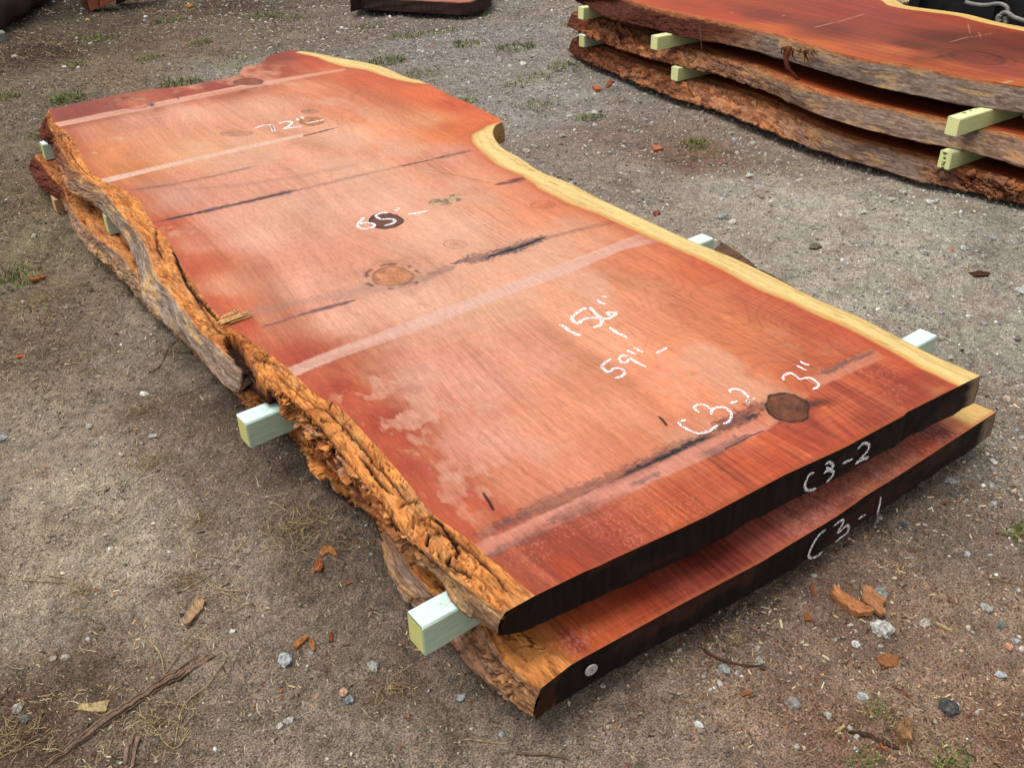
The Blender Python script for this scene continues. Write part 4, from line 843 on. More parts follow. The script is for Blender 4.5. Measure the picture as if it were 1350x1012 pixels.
# black trailer behind the stack of three
tr = empty('trailer', (6.3, 3.6, 0)); tag(tr, 'black steel trailer frame with grey pipes at the top right corner', 'trailer')
def boxp(name, x0, x1, y0, y1, z0, z1, mat, parent, rz=0): 
    o = prism(name, np.array([(x0,y0),(x1,y0),(x1,y1),(x0,y1)]), z0, z1, mat, parent, 0); return o
xL = 5.85; yL = float(atx([(1199,0)], xL)[0][1])
boxp('side_panel', xL, xL+.10, .6, yL, .14, .95, M_BLK, tr); boxp('deck', xL+.1, xL+1.6, .6, yL, .45, .60, M_BLK, tr)
for yy in (yL-.03, yL-.55, yL-1.2, yL-1.9, yL-2.6): boxp('post', xL-.05, xL-.002, yy-.08, yy, .1, .97, M_BLK, tr)
boxp('rail', xL-.06, xL-.051, .6, yL, .60, .68, M_BLK, tr)
def pipe(pts, x, r, nm, mat, par, n=24, sg=10):
    Q = catmull(atx(pts, x), n); V = []
    for i in range(n):
        T = Q[min(i+1, n-1)]-Q[max(i-1, 0)]; T /= np.linalg.norm(T); u = np.cross(T, [1,0,0]); u /= np.linalg.norm(u); v = np.cross(T, u)
        for k in range(sg): a = 2*math.pi*k/sg; V.append(Q[i]+r*(u*math.cos(a)+v*math.sin(a)))
    F = [[i*sg+k, i*sg+(k+1) % sg, (i+1)*sg+(k+1) % sg, (i+1)*sg+k] for i in range(n-1) for k in range(sg)]+[list(range(sg))[::-1], [(n-1)*sg+k for k in range(sg)]]
    o = mesh_obj(nm, np.array(V), F, mat, smooth=True); reparent(o, par); return o
pipe([(1273,3),(1285,6),(1300,7),(1316,5),(1327,9),(1329,16)], xL-.12, .012, 'pipe', M_HOSE, tr)
pipe([(1316,24),(1321,18),(1328,17),(1337,23),(1352,28)], xL-.14, .013, 'pipe', M_HOSE, tr)
pipe([(1318,20),(1316,25),(1317,29)], xL-.16, .017, 'pipe_elbow', M_HOSE, tr)
pipe([(1326,22),(1325,27),(1326,31)], xL-.13, .017, 'pipe_elbow', M_HOSE, tr)
pipe([(1271,2),(1279,5)], xL-.12, .018, 'pipe_elbow', M_HOSE, tr, n=6) if False else None
# pale rock beside the trailer

# ------------------------------------------------------------------ ground
def gheight(x, y):
    x = np.asarray(x, float); y = np.asarray(y, float)
    soft = np.clip(1.6-.25*np.hypot(x, y), .3, 1)
    h = (fbm(x*.5, y*.5, 3, 800)-.5)*.05+(fbm(x*3, y*3, 3, 801)-.5)*.030
    left = sstep(.6, .1, x*.8-.1*y+.2)
    h = h+left*(fbm((x*.8+y*.6)*17, (y*.8-x*.6)*5, 4, 806)-.5)*.022
    h = h+(fbm(x*11+.6*y, y*11, 4, 802)-.5)*.020*(.6+.7*left)+(np.abs(fbm(x*34, y*34, 3, 803)-.5))*-.012+(fbm(x*75, y*75, 2, 804)-.5)*.005
    h = h+.02*np.exp(-((x-.35)/.25)**2-((y-2.2)/.5)**2)
    return h*1.0-.004
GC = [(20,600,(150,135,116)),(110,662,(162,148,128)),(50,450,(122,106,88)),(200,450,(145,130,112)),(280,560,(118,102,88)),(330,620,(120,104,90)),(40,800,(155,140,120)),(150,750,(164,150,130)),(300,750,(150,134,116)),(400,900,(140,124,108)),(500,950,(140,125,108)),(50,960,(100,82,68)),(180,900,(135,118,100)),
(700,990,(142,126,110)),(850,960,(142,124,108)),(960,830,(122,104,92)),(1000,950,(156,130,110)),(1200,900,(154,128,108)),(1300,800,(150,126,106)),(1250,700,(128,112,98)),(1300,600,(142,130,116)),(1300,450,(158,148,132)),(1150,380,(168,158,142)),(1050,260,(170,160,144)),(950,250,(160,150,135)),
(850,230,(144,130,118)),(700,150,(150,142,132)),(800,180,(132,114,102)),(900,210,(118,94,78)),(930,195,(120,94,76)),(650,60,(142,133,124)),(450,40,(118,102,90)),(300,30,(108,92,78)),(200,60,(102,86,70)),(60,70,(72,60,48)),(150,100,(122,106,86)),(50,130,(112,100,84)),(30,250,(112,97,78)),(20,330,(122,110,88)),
(230,60,(118,100,82)),(300,90,(142,132,120)),(10,20,(40,33,26)),(350,60,(120,108,94)),(410,640,(118,102,88)),(450,760,(116,101,88)),(560,860,(116,100,88)),(230,500,(138,122,106)),(120,380,(128,112,94)),(1200,300,(165,156,140)),(1330,330,(150,142,128)),(740,120,(148,140,130)),(560,60,(138,130,122)),(1150,830,(132,108,92)),(1100,980,(128,100,82)),  # dark top-left tones hold tree shade in the dirt colour
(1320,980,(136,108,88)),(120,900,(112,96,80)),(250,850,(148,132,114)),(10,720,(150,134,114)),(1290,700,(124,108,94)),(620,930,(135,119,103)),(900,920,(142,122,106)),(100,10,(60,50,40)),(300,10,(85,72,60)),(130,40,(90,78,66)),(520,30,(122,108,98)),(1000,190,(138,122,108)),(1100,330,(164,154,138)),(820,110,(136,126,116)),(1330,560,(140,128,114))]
def ax(*segs):
    o = []
    for a, b, s in segs: o += list(np.arange(a, b-1e-9, s))
    return np.array(o+[segs[-1][1]])
gx = ax((-200,-20,30),(-20,-4,2),(-4,-1.2,.15),(-1.2,4.3,.0095),(4.3,8,.03),(8,16,.2),(16,40,3),(40,220,30))
gy = ax((-60,-10,10),(-10,-.2,.6),(-.2,.3,.05),(.3,5.6,.0095),(5.6,11,.03),(11,20,.2),(20,50,3),(50,260,30))
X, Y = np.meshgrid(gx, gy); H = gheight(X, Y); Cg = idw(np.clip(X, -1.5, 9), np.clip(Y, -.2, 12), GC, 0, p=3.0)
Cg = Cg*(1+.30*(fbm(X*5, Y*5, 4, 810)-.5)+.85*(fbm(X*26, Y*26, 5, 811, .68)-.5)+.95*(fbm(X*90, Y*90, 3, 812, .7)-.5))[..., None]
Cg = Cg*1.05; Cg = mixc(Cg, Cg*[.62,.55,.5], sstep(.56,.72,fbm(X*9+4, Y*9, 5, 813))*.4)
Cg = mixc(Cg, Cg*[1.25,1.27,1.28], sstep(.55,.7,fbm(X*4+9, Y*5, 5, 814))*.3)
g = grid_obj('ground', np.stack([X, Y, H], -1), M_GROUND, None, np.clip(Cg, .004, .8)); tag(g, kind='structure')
def gz(x, y): return float(gheight(np.array([x]), np.array([y]))[0])

# ------------------------------------------------------------------ litter nobody could count
def scatter_pts(n, r0, r1, p, rng, a0=-24, a1=88):
    u = rng.random(n); r = (r0**p+(r1**p-r0**p)*u)**(1/p); a = np.radians(a0+(a1-a0)*rng.random(n)); return r*np.sin(a), r*np.cos(a), r
def under(x, y):   # well under a slab: nothing to see
    return ((x > .80) & (x < 2.0) & (y > 1.25) & (y < 5.0)) | ((x > 4.25) & (x < 5.2) & (y > 1.5) & (y < 5.1))
def instances(name, base_v, base_f, pos, rot, scl, colr, mat, label=None, jit=0, rng=None):
    n = len(pos); k = len(base_v); V = base_v[None]*scl[:, None, :]
    if jit: V = V*(1+jit*(rng.random((n, k, 1))-.5))
    V = np.einsum('nij,nkj->nki', rot, V)+pos[:, None, :]
    F = (base_f[None]+(np.arange(n)*k)[:, None, None]).reshape(-1, base_f.shape[1])
    o = mesh_obj(name, V.reshape(-1, 3), F, mat, col=np.repeat(colr, k, axis=0), smooth=False); tag(o, kind='stuff'); return o
def rotz(a, tx=None, ty=None):
    c, s = np.cos(a), np.sin(a); z = np.zeros_like(a); o = np.ones_like(a); Rz = np.stack([np.stack([c, -s, z], -1), np.stack([s, c, z], -1), np.stack([z, z, o], -1)], 1)
    if tx is None: return Rz
    c, s = np.cos(tx), np.sin(tx); Rx = np.stack([np.stack([o, z, z], -1), np.stack([z, c, -s], -1), np.stack([z, s, c], -1)], 1)
    c, s = np.cos(ty), np.sin(ty); Ry = np.stack([np.stack([c, z, s], -1), np.stack([z, o, z], -1), np.stack([-s, z, c], -1)], 1)
    return Rz@Rx@Ry
t_ = (1+5**.5)/2
ICO = np.array([(-1,t_,0),(1,t_,0),(-1,-t_,0),(1,-t_,0),(0,-1,t_),(0,1,t_),(0,-1,-t_),(0,1,-t_),(t_,0,-1),(t_,0,1),(-t_,0,-1),(-t_,0,1)])/1.9
ICF = np.array([(0,11,5),(0,5,1),(0,1,7),(0,7,10),(0,10,11),(1,5,9),(5,11,4),(11,10,2),(10,7,6),(7,1,8),(3,9,4),(3,4,2),(3,2,6),(3,6,8),(3,8,9),(4,9,5),(2,4,11),(6,2,10),(8,6,7),(9,8,1)])
def gravelly(x, y): return np.clip(sstep(.0, 1.6, x-.35*y+1.4-1.9*(y < 1.2))*0+sstep(1.9, 2.7, x)*sstep(7.5, 4.5, y*.8+.0)+.32*(x > 1)*sstep(1.4, .9, y)+.35*sstep(5.2, 6, y)*sstep(1, 3, x)+.07, 0, 1)
r = np.random.default_rng(11)
n = 190000; x, y, d = scatter_pts(n, .45, 13, 1.05, r); keep = (r.random(n) < gravelly(x, y)*(.35+1.3*fbm(x*2.2, y*2.2, 4, 820)**1)) & ~under(x, y); x, y, d = x[keep], y[keep], d[keep]; n = len(x)
sz = np.clip(np.exp(r.normal(math.log(.0019), .62, n))*(.78+.17*d), .0013, .018); s3 = sz[:, None]*np.stack([r.uniform(.7,1.4,n), r.uniform(.7,1.2,n), r.uniform(.45,.85,n)], -1)
pal = alb([(164,157,146),(182,176,165),(146,140,131),(214,210,200),(148,152,152),(156,138,120),(122,116,108),(172,116,92)]); cc = pal[r.choice(8, n, p=[.30,.23,.15,.07,.09,.10,.05,.01])]*r.uniform(.8, 1.15, (n, 1))
instances('gravel', ICO, ICF, np.stack([x, y, gheight(x, y)+sz*.15], -1), rotz(r.uniform(0, 6.28, n), r.normal(0, .4, n), r.normal(0, .4, n)), s3, cc, M_STONE, jit=.35, rng=r)
# crumbs of dry soil
OCT = np.array([(1,0,0),(-1,0,0),(0,1,0),(0,-1,0),(0,0,1),(0,0,-1)], float); OCF = np.array([(0,2,4),(2,1,4),(1,3,4),(3,0,4),(2,0,5),(1,2,5),(3,1,5),(0,3,5)])
n = 190000; x, y, d = scatter_pts(n, .45, 10, 1.0, r); keep = (r.random(n) < .25+1.2*sstep(.42,.62,fbm(x*4, y*4, 5, 830))) & ~under(x, y); x, y, d = x[keep], y[keep], d[keep]; n = len(x)
sz = np.clip(np.exp(r.normal(math.log(.0017), .45, n))*(.7+.3*d), .0009, .008); s3 = sz[:, None]*np.stack([r.uniform(.7,1.5,n), r.uniform(.6,1.2,n), r.uniform(.5,1,n)], -1)
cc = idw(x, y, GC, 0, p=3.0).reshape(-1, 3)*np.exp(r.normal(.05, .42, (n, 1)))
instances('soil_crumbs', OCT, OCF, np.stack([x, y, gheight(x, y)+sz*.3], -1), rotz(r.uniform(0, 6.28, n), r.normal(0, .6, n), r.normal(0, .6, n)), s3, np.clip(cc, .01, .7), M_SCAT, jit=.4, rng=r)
# shreds of sawdust and small chips
CHIP = np.array([(-1,-.3,0),(1,-.35,0),(.9,.3,.06),(-.85,.35,.03),(-1,-.3,-.12),(1,-.35,-.12),(.9,.3,-.1),(-.85,.35,-.1)]); CHF = np.array([(0,1,2,3),(0,4,5,1),(1,5,6,2),(2,6,7,3),(3,7,4,0)])
def chipmap(x, y): return .22+.95*sstep(1.35, .95, y)*sstep(.9, 1.25, x)+.30*sstep(.3, -.2, x)*sstep(3, 1.2, y)
n = 230000; x, y, d = scatter_pts(n, .45, 9, 1.0, r); keep = (r.random(n) < 1.5*chipmap(x, y)*sstep(.36,.6,fbm(x*5+y, y*5, 5, 821))*(1-.75*((x>2.4)&(y>1.6)))) & ~under(x, y); x, y, d = x[keep], y[keep], d[keep]; n = len(x)
sz = np.clip(np.exp(r.normal(math.log(.0026), .45, n))*(.7+.16*d), .0009, .0065); s3 = sz[:, None]*np.stack([r.uniform(.8,1.8,n), r.uniform(.5,1.3,n), r.uniform(.8,1.6,n)], -1)
pal = alb([(206,184,140),(186,150,110),(154,104,70),(112,68,46),(230,212,172),(78,58,44)]); cc = pal[r.choice(6, n, p=[.20,.22,.18,.15,.06,.19])]*r.uniform(.7, 1.15, (n, 1))
instances('wood_shavings', CHIP, CHF, np.stack([x, y, gheight(x, y)+sz*.35], -1), rotz(r.uniform(0, 6.28, n), r.normal(0, .5, n), r.normal(0, .5, n)), s3, cc, M_SCAT)
# dry straw and rootlets
def blades(name, x, y, L, wd, lift, colr, rng, curl=.6, segs=4, upright=0.0, mat=M_SCAT, z=None):
    n = len(x); a = rng.uniform(0, 6.28, n); cv = rng.normal(0, curl, n); V = np.zeros((n, segs+1, 2, 3)); px = x.copy(); py = y.copy()
    pz = (gheight(x, y) if z is None else z)+.0012; pit = rng.uniform(0, 1, n)*upright
    for k in range(segs+1):
        t = k/segs; w_ = wd*(1-.75*t)*.5; bx, by = -np.sin(a), np.cos(a)
        V[:, k, 0] = np.stack([px+bx*w_, py+by*w_, pz], -1); V[:, k, 1] = np.stack([px-bx*w_, py-by*w_, pz+w_*.6], -1)
        st = L/segs; el = pit*(1.25-.8*t) if upright else 0
        px = px+np.cos(a)*st*np.cos(el); py = py+np.sin(a)*st*np.cos(el)
        if upright: pz = pz+st*np.sin(el)
        else: pz = gheight(px, py)+.001+lift*math.sin(math.pi*(t+1/segs)*.9)
        a = a+cv/segs
    k = np.arange(segs); f = np.stack([2*k, 2*k+1, 2*k+3, 2*k+2], -1); F = (f[None]+(np.arange(n)*(segs+1)*2)[:, None, None]).reshape(-1, 4)
    return mesh_obj(name, V.reshape(-1, 3), F, mat, col=np.repeat(colr, (segs+1)*2, axis=0), smooth=True)
def strawmap(x, y):
    left = sstep(1.1, .5, x); far = sstep(5, 6, y)*sstep(4, 2, x); return np.clip(left*.75+far+.10+.3*(y < 1.1), 0, 1)
n = 190000; x, y, d = scatter_pts(n, .5, 12.5, 1.1, r); keep = (r.random(n) < strawmap(x, y)*sstep(.34,.62,fbm(x*3.2, y*3.2, 5, 822))*.9) & ~under(x, y); x, y, d = x[keep], y[keep], d[keep]; n = len(x)
L = np.clip(np.exp(r.normal(math.log(.010), .60, n))*(.8+.12*d), .004, .09); wd = np.clip(r.normal(.0011, .0003, n), .0006, .002)*(.7+.35*d)
pal = alb([(196,178,140),(160,138,106),(104,84,62),(66,50,38),(226,210,174)]); cc = pal[r.choice(5, n, p=[.24,.24,.20,.22,.10])]*r.uniform(.75, 1.15, (n, 1))
o = blades('dry_straw', x, y, L, wd, .002, cc, r, 1.0); tag(o, kind='stuff')
# matted dry grass beyond the far end on the left and beside the left border
n = 60000; x, y, d = scatter_pts(n, 1.6, 13, 1.2, r, -24, 40); k1 = sstep(.9, .2, x)*sstep(2.4, 3.2, y)+sstep(5.1, 5.7, y)*sstep(4.2, 2.4, x); keep = (r.random(n) < k1*sstep(.32,.6,fbm(x*1.8, y*1.8, 4, 823))) & ~under(x, y); x, y, d = x[keep], y[keep], d[keep]; n = len(x)
pal = alb([(150,132,98),(118,100,74),(88,72,54),(176,158,116),(92,92,58)]); cc = pal[r.choice(5, n, p=[.3,.28,.2,.14,.08])]*r.uniform(.7, 1.1, (n, 1))
o = blades('dry_grass', x, y, r.uniform(.02, .06, n), .0018+.0004*d, 0, cc, r, .8, 4, .55); tag(o, kind='stuff')

# ------------------------------------------------------------------ green tufts
def tuft(px, R_, h, nb, green, label, seed, dry=.3):
    p = at([px], 0)[0]; rg = np.random.default_rng(seed); n = int(nb*.75); a = rg.uniform(0, 6.28, n); q = R_*np.sqrt(rg.random(n)); x = q*np.cos(a)*1.3; y = q*np.sin(a)
    pal = alb([(92,112,52),(70,92,44),(120,132,70),(150,138,92)]); pr = np.array([green*.4, green*.35, green*.25, 1-green]); cc = pal[rg.choice(4, n, p=pr/pr.sum())]*rg.uniform(.6, 1.1, (n, 1))
    zz_ = gheight(x+p[0], y+p[1])-gz(p[0], p[1])
    o = blades('grass_tuft', x, y, rg.uniform(.5, 1.1, n)*h, np.full(n, .0022+.0006*np.hypot(p[0], p[1])), 0, cc, rg, .9, 4, 1.1, z=zz_)
    o.location = (p[0], p[1], gz(p[0], p[1])); tag(o, label, 'grass tuft', 'green grass tufts in the dirt')
TF = [((680,62),.13,.06,240,.9,'dense green tuft in bare gravel between the slab ends at the top'),((512,80),.12,.06,230,.8,'green tuft just beyond the pale sapwood corner of the near slab'),((539,47),.13,.05,200,.7,'loose green tuft above another one, left of the top middle gravel'),
((487,35),.10,.04,110,.6,'thin green tuft under the slab at the top centre'),((584,39),.10,.04,130,.7,'small green tuft right of the loose one near the top centre slab'),((615,59),.09,.05,150,.7,'green tuft left of the densest tuft at the top'),((628,18),.09,.05,150,.85,'green tuft against the right end of the top centre slab'),
((553,97),.11,.04,130,.5,'flattened tuft by the yellow sapwood edge of the near slab'),((749,88),.12,.05,180,.7,'green tuft left of the lowest slab of the back stack'),((705,101),.10,.04,110,.5,'faint tuft in gravel left of the back stack'),((685,111),.09,.04,90,.5,'small yellowish tuft near the notch of the near slab'),
((709,139),.11,.04,130,.55,'flat tuft right of the notch in the near slab'),((779,154),.07,.05,120,.8,'small bright tuft alone on grey gravel between the stacks'),((618,133),.05,.04,90,.7,'tiny tuft touching the red flare of the near slab'),((917,188),.07,.05,150,.8,'green tuft beside brown straw between the two stacks'),
((89,131),.09,.07,200,.85,'bright green tuft just beyond the far left corner of the near slab'),((240,109),.11,.07,200,.7,'green tuft touching the far edge of the near slab'),((195,77),.09,.05,110,.6,'dull tuft in dry grass behind the far edge, left one'),((225,27),.12,.05,160,.8,'long low green tuft near the top left offcuts'),
((349,22),.13,.06,150,.7,'green tuft on dry ground at the top, left of the centre slab'),((386,23),.12,.05,120,.6,'sparse tuft right beside another at the top left of centre'),((134,50),.12,.05,150,.7,'green tuft in the brown grass below the offcuts'),((97,90),.07,.05,90,.6,'dark small tuft in pale dust at the upper left'),
((264,57),.08,.05,110,.7,'dark tuft behind the far edge, right one of the pair'),((47,180),.04,.04,60,.6,'tiny tuft beside the farthest mint spacer'),((8,130),.07,.06,90,.7,'tuft cut by the left border, near the far slab corner'),((299,82),.16,.05,130,.25,'dry brownish tuft behind the notched far edge'),((10,368),.11,.06,200,.7,'green tuft among straw at the left border'),
((1155,934),.028,.014,110,.6,'short green tuft by the dark stone at the bottom right'),((1142,1001),.03,.018,90,.5,'thin tuft at the bottom edge under the bark strip'),((1256,998),.03,.022,110,.6,'grassy tuft at the bottom edge near the right corner'),((1345,706),.035,.035,110,.7,'tuft on the right border beyond the slab corner'),((850,112),.08,.03,60,.4,'sparse tuft in shade left of the middle bark'),((750,33),.07,.04,60,.4,'sparse tuft left of the back stack tip')]
for i, (px, R_, h, nb, gr, lb) in enumerate(TF): tuft(px, R_, h, nb, gr, lb, 900+i)

# ------------------------------------------------------------------ stones, one by one
def stone(px, r_px, c, label, seed, flat=.65, ang=1.0, cat='stone', group='loose stones on the dirt'):
    p = at([px], 0)[0]; dist = float((p-CAM)@_F); R_ = r_px*dist/CF; rg = np.random.default_rng(seed)
    bpy_m = []; V = ICO.copy(); F = ICF.tolist()
    for _ in range(2):
        V = list(map(tuple, V)); cache = {}; nf = []
        def mid(a, b):
            k = (min(a, b), max(a, b))
            if k not in cache: q = (np.array(V[a])+np.array(V[b])); q = q/np.linalg.norm(q)*1.0; V.append(tuple(q)); cache[k] = len(V)-1
            return cache[k]
        for a, b, c_ in F: ab, bc_, ca = mid(a, b), mid(b, c_), mid(c_, a); nf += [[a, ab, ca], [b, bc_, ab], [c_, ca, bc_], [ab, bc_, ca]]
        F = nf
    V = np.array(V); V /= np.linalg.norm(V, axis=1)[:, None]
    for _ in range(9):                               # chop facets off
        nn = rg.normal(size=3); nn /= np.linalg.norm(nn); h = rg.uniform(.62, .86); dd = V@nn-h; V = V-np.clip(dd, 0, 9)[:, None]*nn*ang
    V = V*(1+.06*rg.normal(size=(len(V), 1)))*[rg.uniform(.95,1.3), rg.uniform(.8,1.05), flat]
    a = rg.uniform(0, 6.28); V = V@np.array([[math.cos(a), math.sin(a), 0],[-math.sin(a), math.cos(a), 0],[0,0,1]])*R_
    c = np.array(c)*.8+np.mean(c)*.2+np.array([5, 2, -4]); cc = alb(c)*.9*(1+.6*(rg.random((len(V), 1))-.5)); o = mesh_obj('stone', V, F, M_STONE, col=cc, smooth=False); o.location = (p[0], p[1], gz(p[0], p[1])+R_*flat*.55); return tag(o, label, cat, group)
ST_ = [((1163,831),13,(178,178,172),'speckled pale grey stone in front of the big orange wood chip'),((1250,937),15,(72,76,80),'largest dark slate coloured stone, bottom right'),((1160,784),11,(140,146,146),'grey stone tucked behind the big orange wood chip'),((1129,847),6,(190,194,194),'small white grey stone left of the speckled one'),
((955,886),8,(146,152,152),'bluish stone beneath the front black end'),((1000,873),6,(150,150,144),'small stone by the bark curl under the black end'),((1136,919),7,(176,184,190),'bluish white stone touching the short grass tuft'),((1320,890),6,(170,182,192),'blue white stone at the right, above the dark stone'),
((1338,844),5,(158,164,164),'grey stone next to a pink one at the right border'),((1330,852),5,(206,140,112),'pink round stone at the right border'),((1299,802),7,(156,160,152),'roundish grey stone right of the yellow splinter'),((1319,823),6,(112,124,122),'dull green grey stone at the right, below a rounder one'),
((1275,730),5,(168,172,174),'small grey stone right of the lower black end'),((1073,757),4,(186,188,184),'tiny pale stone just below the chalked lower end'),((1192,691),5,(78,84,88),'dark stone beside the lower slab, right of the chalk'),((921,953),6,(196,204,206),'white stone alone at the bottom, right of centre'),
((1253,634),7,(140,146,150),'stone on the dirt just right of the lower slab corner'),((377,871),11,(158,166,172),'broken light grey stone on the left dirt under orange splinters'),((380,945),6,(168,166,160),'grey stone near the bottom left, upper of two'),((368,952),5,(180,178,172),'grey stone near the bottom left, lower of two'),
((492,875),8,(152,156,152),'grey stone left of the lowest bark corner'),((607,914),6,(166,174,178),'small bluish stone under the bark corner at the bottom'),((460,921),8,(120,132,138),'blue grey stone beside a pink one at the bottom'),((453,912),7,(196,150,124),'pinkish stone beside the blue grey one at the bottom'),((306,832),4,(216,214,206),'tiny white stone right of the tan plank chip'),
((3,576),7,(152,160,164),'stone cut by the left border'),((118,562),5,(172,170,162),'small pale stone, upper of two on the left dirt'),((128,589),5,(158,150,138),'small pale stone, lower of two on the left dirt'),((203,582),5,(176,184,184),'bluish stone left of the mint spacer end'),((168,575),5,(140,128,114),'dull brown stone left of the bluish one'),
((25,940),8,(150,150,148),'grey stone in bark litter at the lower left, upper of two'),((36,952),8,(96,98,98),'dark grey stone in bark litter at the lower left, lower of two'),((70,868),5,(160,150,136),'small stone on the left, above the bark litter'),((86,866),6,(168,162,150),'flat pale stone left of the long split stick'),
((1189,257),6,(176,172,162),'pale stone below the lowest slab of the back stack'),((1225,270),6,(206,204,198),'white stone, left one of a touching pair under the back stack'),((1234,269),5,(190,188,182),'white stone, right one of a touching pair under the back stack'),((953,286),7,(146,156,160),'bluish stone above the far spacer of the near pair'),((988,232),5,(190,188,180),'white stone on grey dirt between the stacks'),
((1075,327),8,(104,98,90),'dark squarish stone on bare grey dirt'),((1135,284),6,(184,180,168),'pale stone on the grey dirt, left of a smaller one'),((1174,267),5,(178,176,168),'small pale stone below the back stack, left of the pair'),((752,244),5,(168,178,184),'bluish stone beside the sapwood curve'),((689,86),5,(206,200,190),'white stone below the densest tuft'),
((784,146),5,(196,196,194),'white stone above the small bright tuft'),((751,151),4,(190,188,180),'small white stone left of the small bright tuft'),((850,156),4,(150,160,168),'bluish pebble between the stacks'),((694,202),5,(190,186,176),'pale stone right of the notch'),((1345,386),7,(176,184,182),'pale stone cut by the right border'),
((1292,352),5,(170,168,160),'small stone above a dark bark chip at the right'),((964,173),4,(180,178,168),'small stone under the back stack, near brown straw'),((1218,338),6,(176,178,172),'pale stone at the right, middle of the gravel'),((1270,332),5,(180,184,182),'pale stone at the right among fine gravel'),((1308,318),5,(150,160,164),'bluish stone at the right among fine gravel'),
((20,77),4,(170,160,140),'pale stone in the dark grass at the upper left'),((86,93),3,(236,232,224),'white pebble in pale dust at the upper left'),((104,92),3,(236,232,224),'white pebble right of another at the upper left'),((192,22),3,(230,228,220),'white pebble right of the offcuts'),((116,29),3,(200,170,110),'yellowish pebble under the offcuts'),((1195,7),9,(205,180,140),'pale rock behind the sapwood of the back stack')]
for i, (px, rp, c, lb) in enumerate(ST_): stone(px, rp, c, lb, 1300+i)

# ------------------------------------------------------------------ chips, splinters and sticks
def chip(name, pts, th, c, label, cat='wood chip', seed=0, zoff=.0, tilt=0., group=None, mat=M_BARK, z0=0., curl=.0):
    """outline traced on the ground, given a real thickness, curl and torn faces"""
    c = tuple(np.array(c)*.80+np.array([6, 10, 10])); W = at(pts, z0); p = W.mean(0); Q = linres(np.vstack([W[:, :2], W[:1, :2]]), 34)[:-1]-p[:2]; rg = np.random.default_rng(seed); n = len(Q); L = np.linalg.norm(Q, axis=1).max()
    Q = Q*(1+.05*rg.normal(size=(n, 1))); e, v = np.linalg.eigh(np.cov(Q.T)); m_ = v[:, 1]; V = []; C = []; Q0 = Q
    rings = [1, .72, .4]; 
    for lvl, s in ((1, -1), (0, 1)):
        for f in (rings if s > 0 else [1]):
            for q in Q:
                t = q*f; u_ = t@m_; w_ = t@v[:, 0]; hz = tilt*u_+curl*(u_*u_)/L+.10*th*rg.normal()*(s > 0)+th*(.5+.5*s)-.2*th; V.append((t[0], t[1], hz)); C.append(alb(c)*rg.uniform(.85, 1.2)*(.8 if f == 1 else 1))
    k = len(V); V.append((0, 0, th*.9)); C.append(alb(c)); V.append((0, 0, 0)); C.append(alb(c)*.6)
    F = [[i, (i+1) % n, n+(i+1) % n, n+i] for i in range(n)]+[[n*a+i, n*a+(i+1) % n, n*(a+1)+(i+1) % n, n*(a+1)+i] for a in (1, 2) for i in range(n)]+[[3*n+i, 3*n+(i+1) % n, k] for i in range(n)]+[[(i+1) % n, i, k+1] for i in range(n)]
    zmin = min(a[2] for a in V)
    o = mesh_obj(name, np.array(V), F, mat, col=np.array(C), smooth=False); o.location = (p[0], p[1], (gz(p[0], p[1])-zmin+zoff if z0 == 0 else z0-zmin+.001)); return tag(o, label, cat, group)
def zp(x0, y0, s, L): return [(x0+a/s, y0+b/s) for a, b in L]
CG = 'wood scraps on the ground'
chip('wood_chip', zp(1000,700,6.745,[(650,548),(760,590),(880,660),(1010,740),(1000,785),(930,770),(880,775),(790,720),(700,660),(640,610)]), .014, (214,136,84), 'long orange curled bark chip lying beside a paler one at the bottom right', seed=1, group=CG, curl=.25)
chip('wood_chip', zp(1000,700,6.745,[(905,560),(945,535),(1020,590),(1135,665),(1085,695),(1125,765),(1090,785),(1010,735),(890,650),(918,600)]), .010, (206,136,88), 'broad pale orange wood chip with stepped edges, leaning on the long curled one', seed=2, group=CG, tilt=.12, zoff=.006)
chip('wood_chip', zp(0,672,2.976,[(775,365),(815,372),(800,405),(750,462),(722,468),(735,430)]), .006, (196,150,112), 'flat tan rectangular wood chip on the left dirt', seed=3, group=CG)
chip('wood_chip', zp(0,672,2.976,[(372,765),(440,752),(425,775),(415,800),(375,800),(300,792),(310,768)]), .005, (206,172,122), 'pale tan torn chip left of the long split stick', seed=4, group=CG)
chip('wood_chip', zp(0,672,2.976,[(1235,215),(1255,195),(1272,225),(1262,250),(1232,252)]), .008, (178,92,50), 'small dark orange chip on the dirt left of the bark', seed=5, group=CG)
chip('wood_chip', zp(0,672,2.976,[(1265,145),(1300,142),(1330,185),(1310,180),(1285,160),(1262,190),(1252,180)]), .006, (196,116,66), 'forked light orange splinter above the small dark orange chip', seed=6, group=CG)
chip('wood_chip', zp(0,672,2.976,[(1195,490),(1212,495),(1165,540),(1150,535),(1158,515)]), .008, (206,128,72), 'orange splinter on the left, left half of a crossed pair', seed=7, group=CG)
chip('wood_chip', zp(0,672,2.976,[(1215,492),(1232,510),(1236,545),(1222,548),(1212,515)]), .007, (200,130,78), 'orange splinter on the left, right half of a crossed pair', seed=8, group=CG)
chip('wood_chip', zp(0,672,2.976,[(1288,480),(1302,470),(1304,505),(1290,508)]), .007, (166,78,40), 'little rust coloured chip right of the crossed splinters', seed=9, group=CG)
chip('wood_chip', zp(900,672,2.976,[(840,850),(870,838),(893,845),(897,915),(865,918),(835,890)]), .022, (176,128,84), 'chunky tan wood block beside the bark strip at the bottom right', seed=10, group=CG)
chip('bark_strip', zp(900,672,2.976,[(650,868),(700,866),(780,890),(850,930),(850,942),(790,918),(720,885)]), .006, (86,56,44), 'dark twisted bark strip left of the chunky tan block', 'bark strip', 11, group=CG)
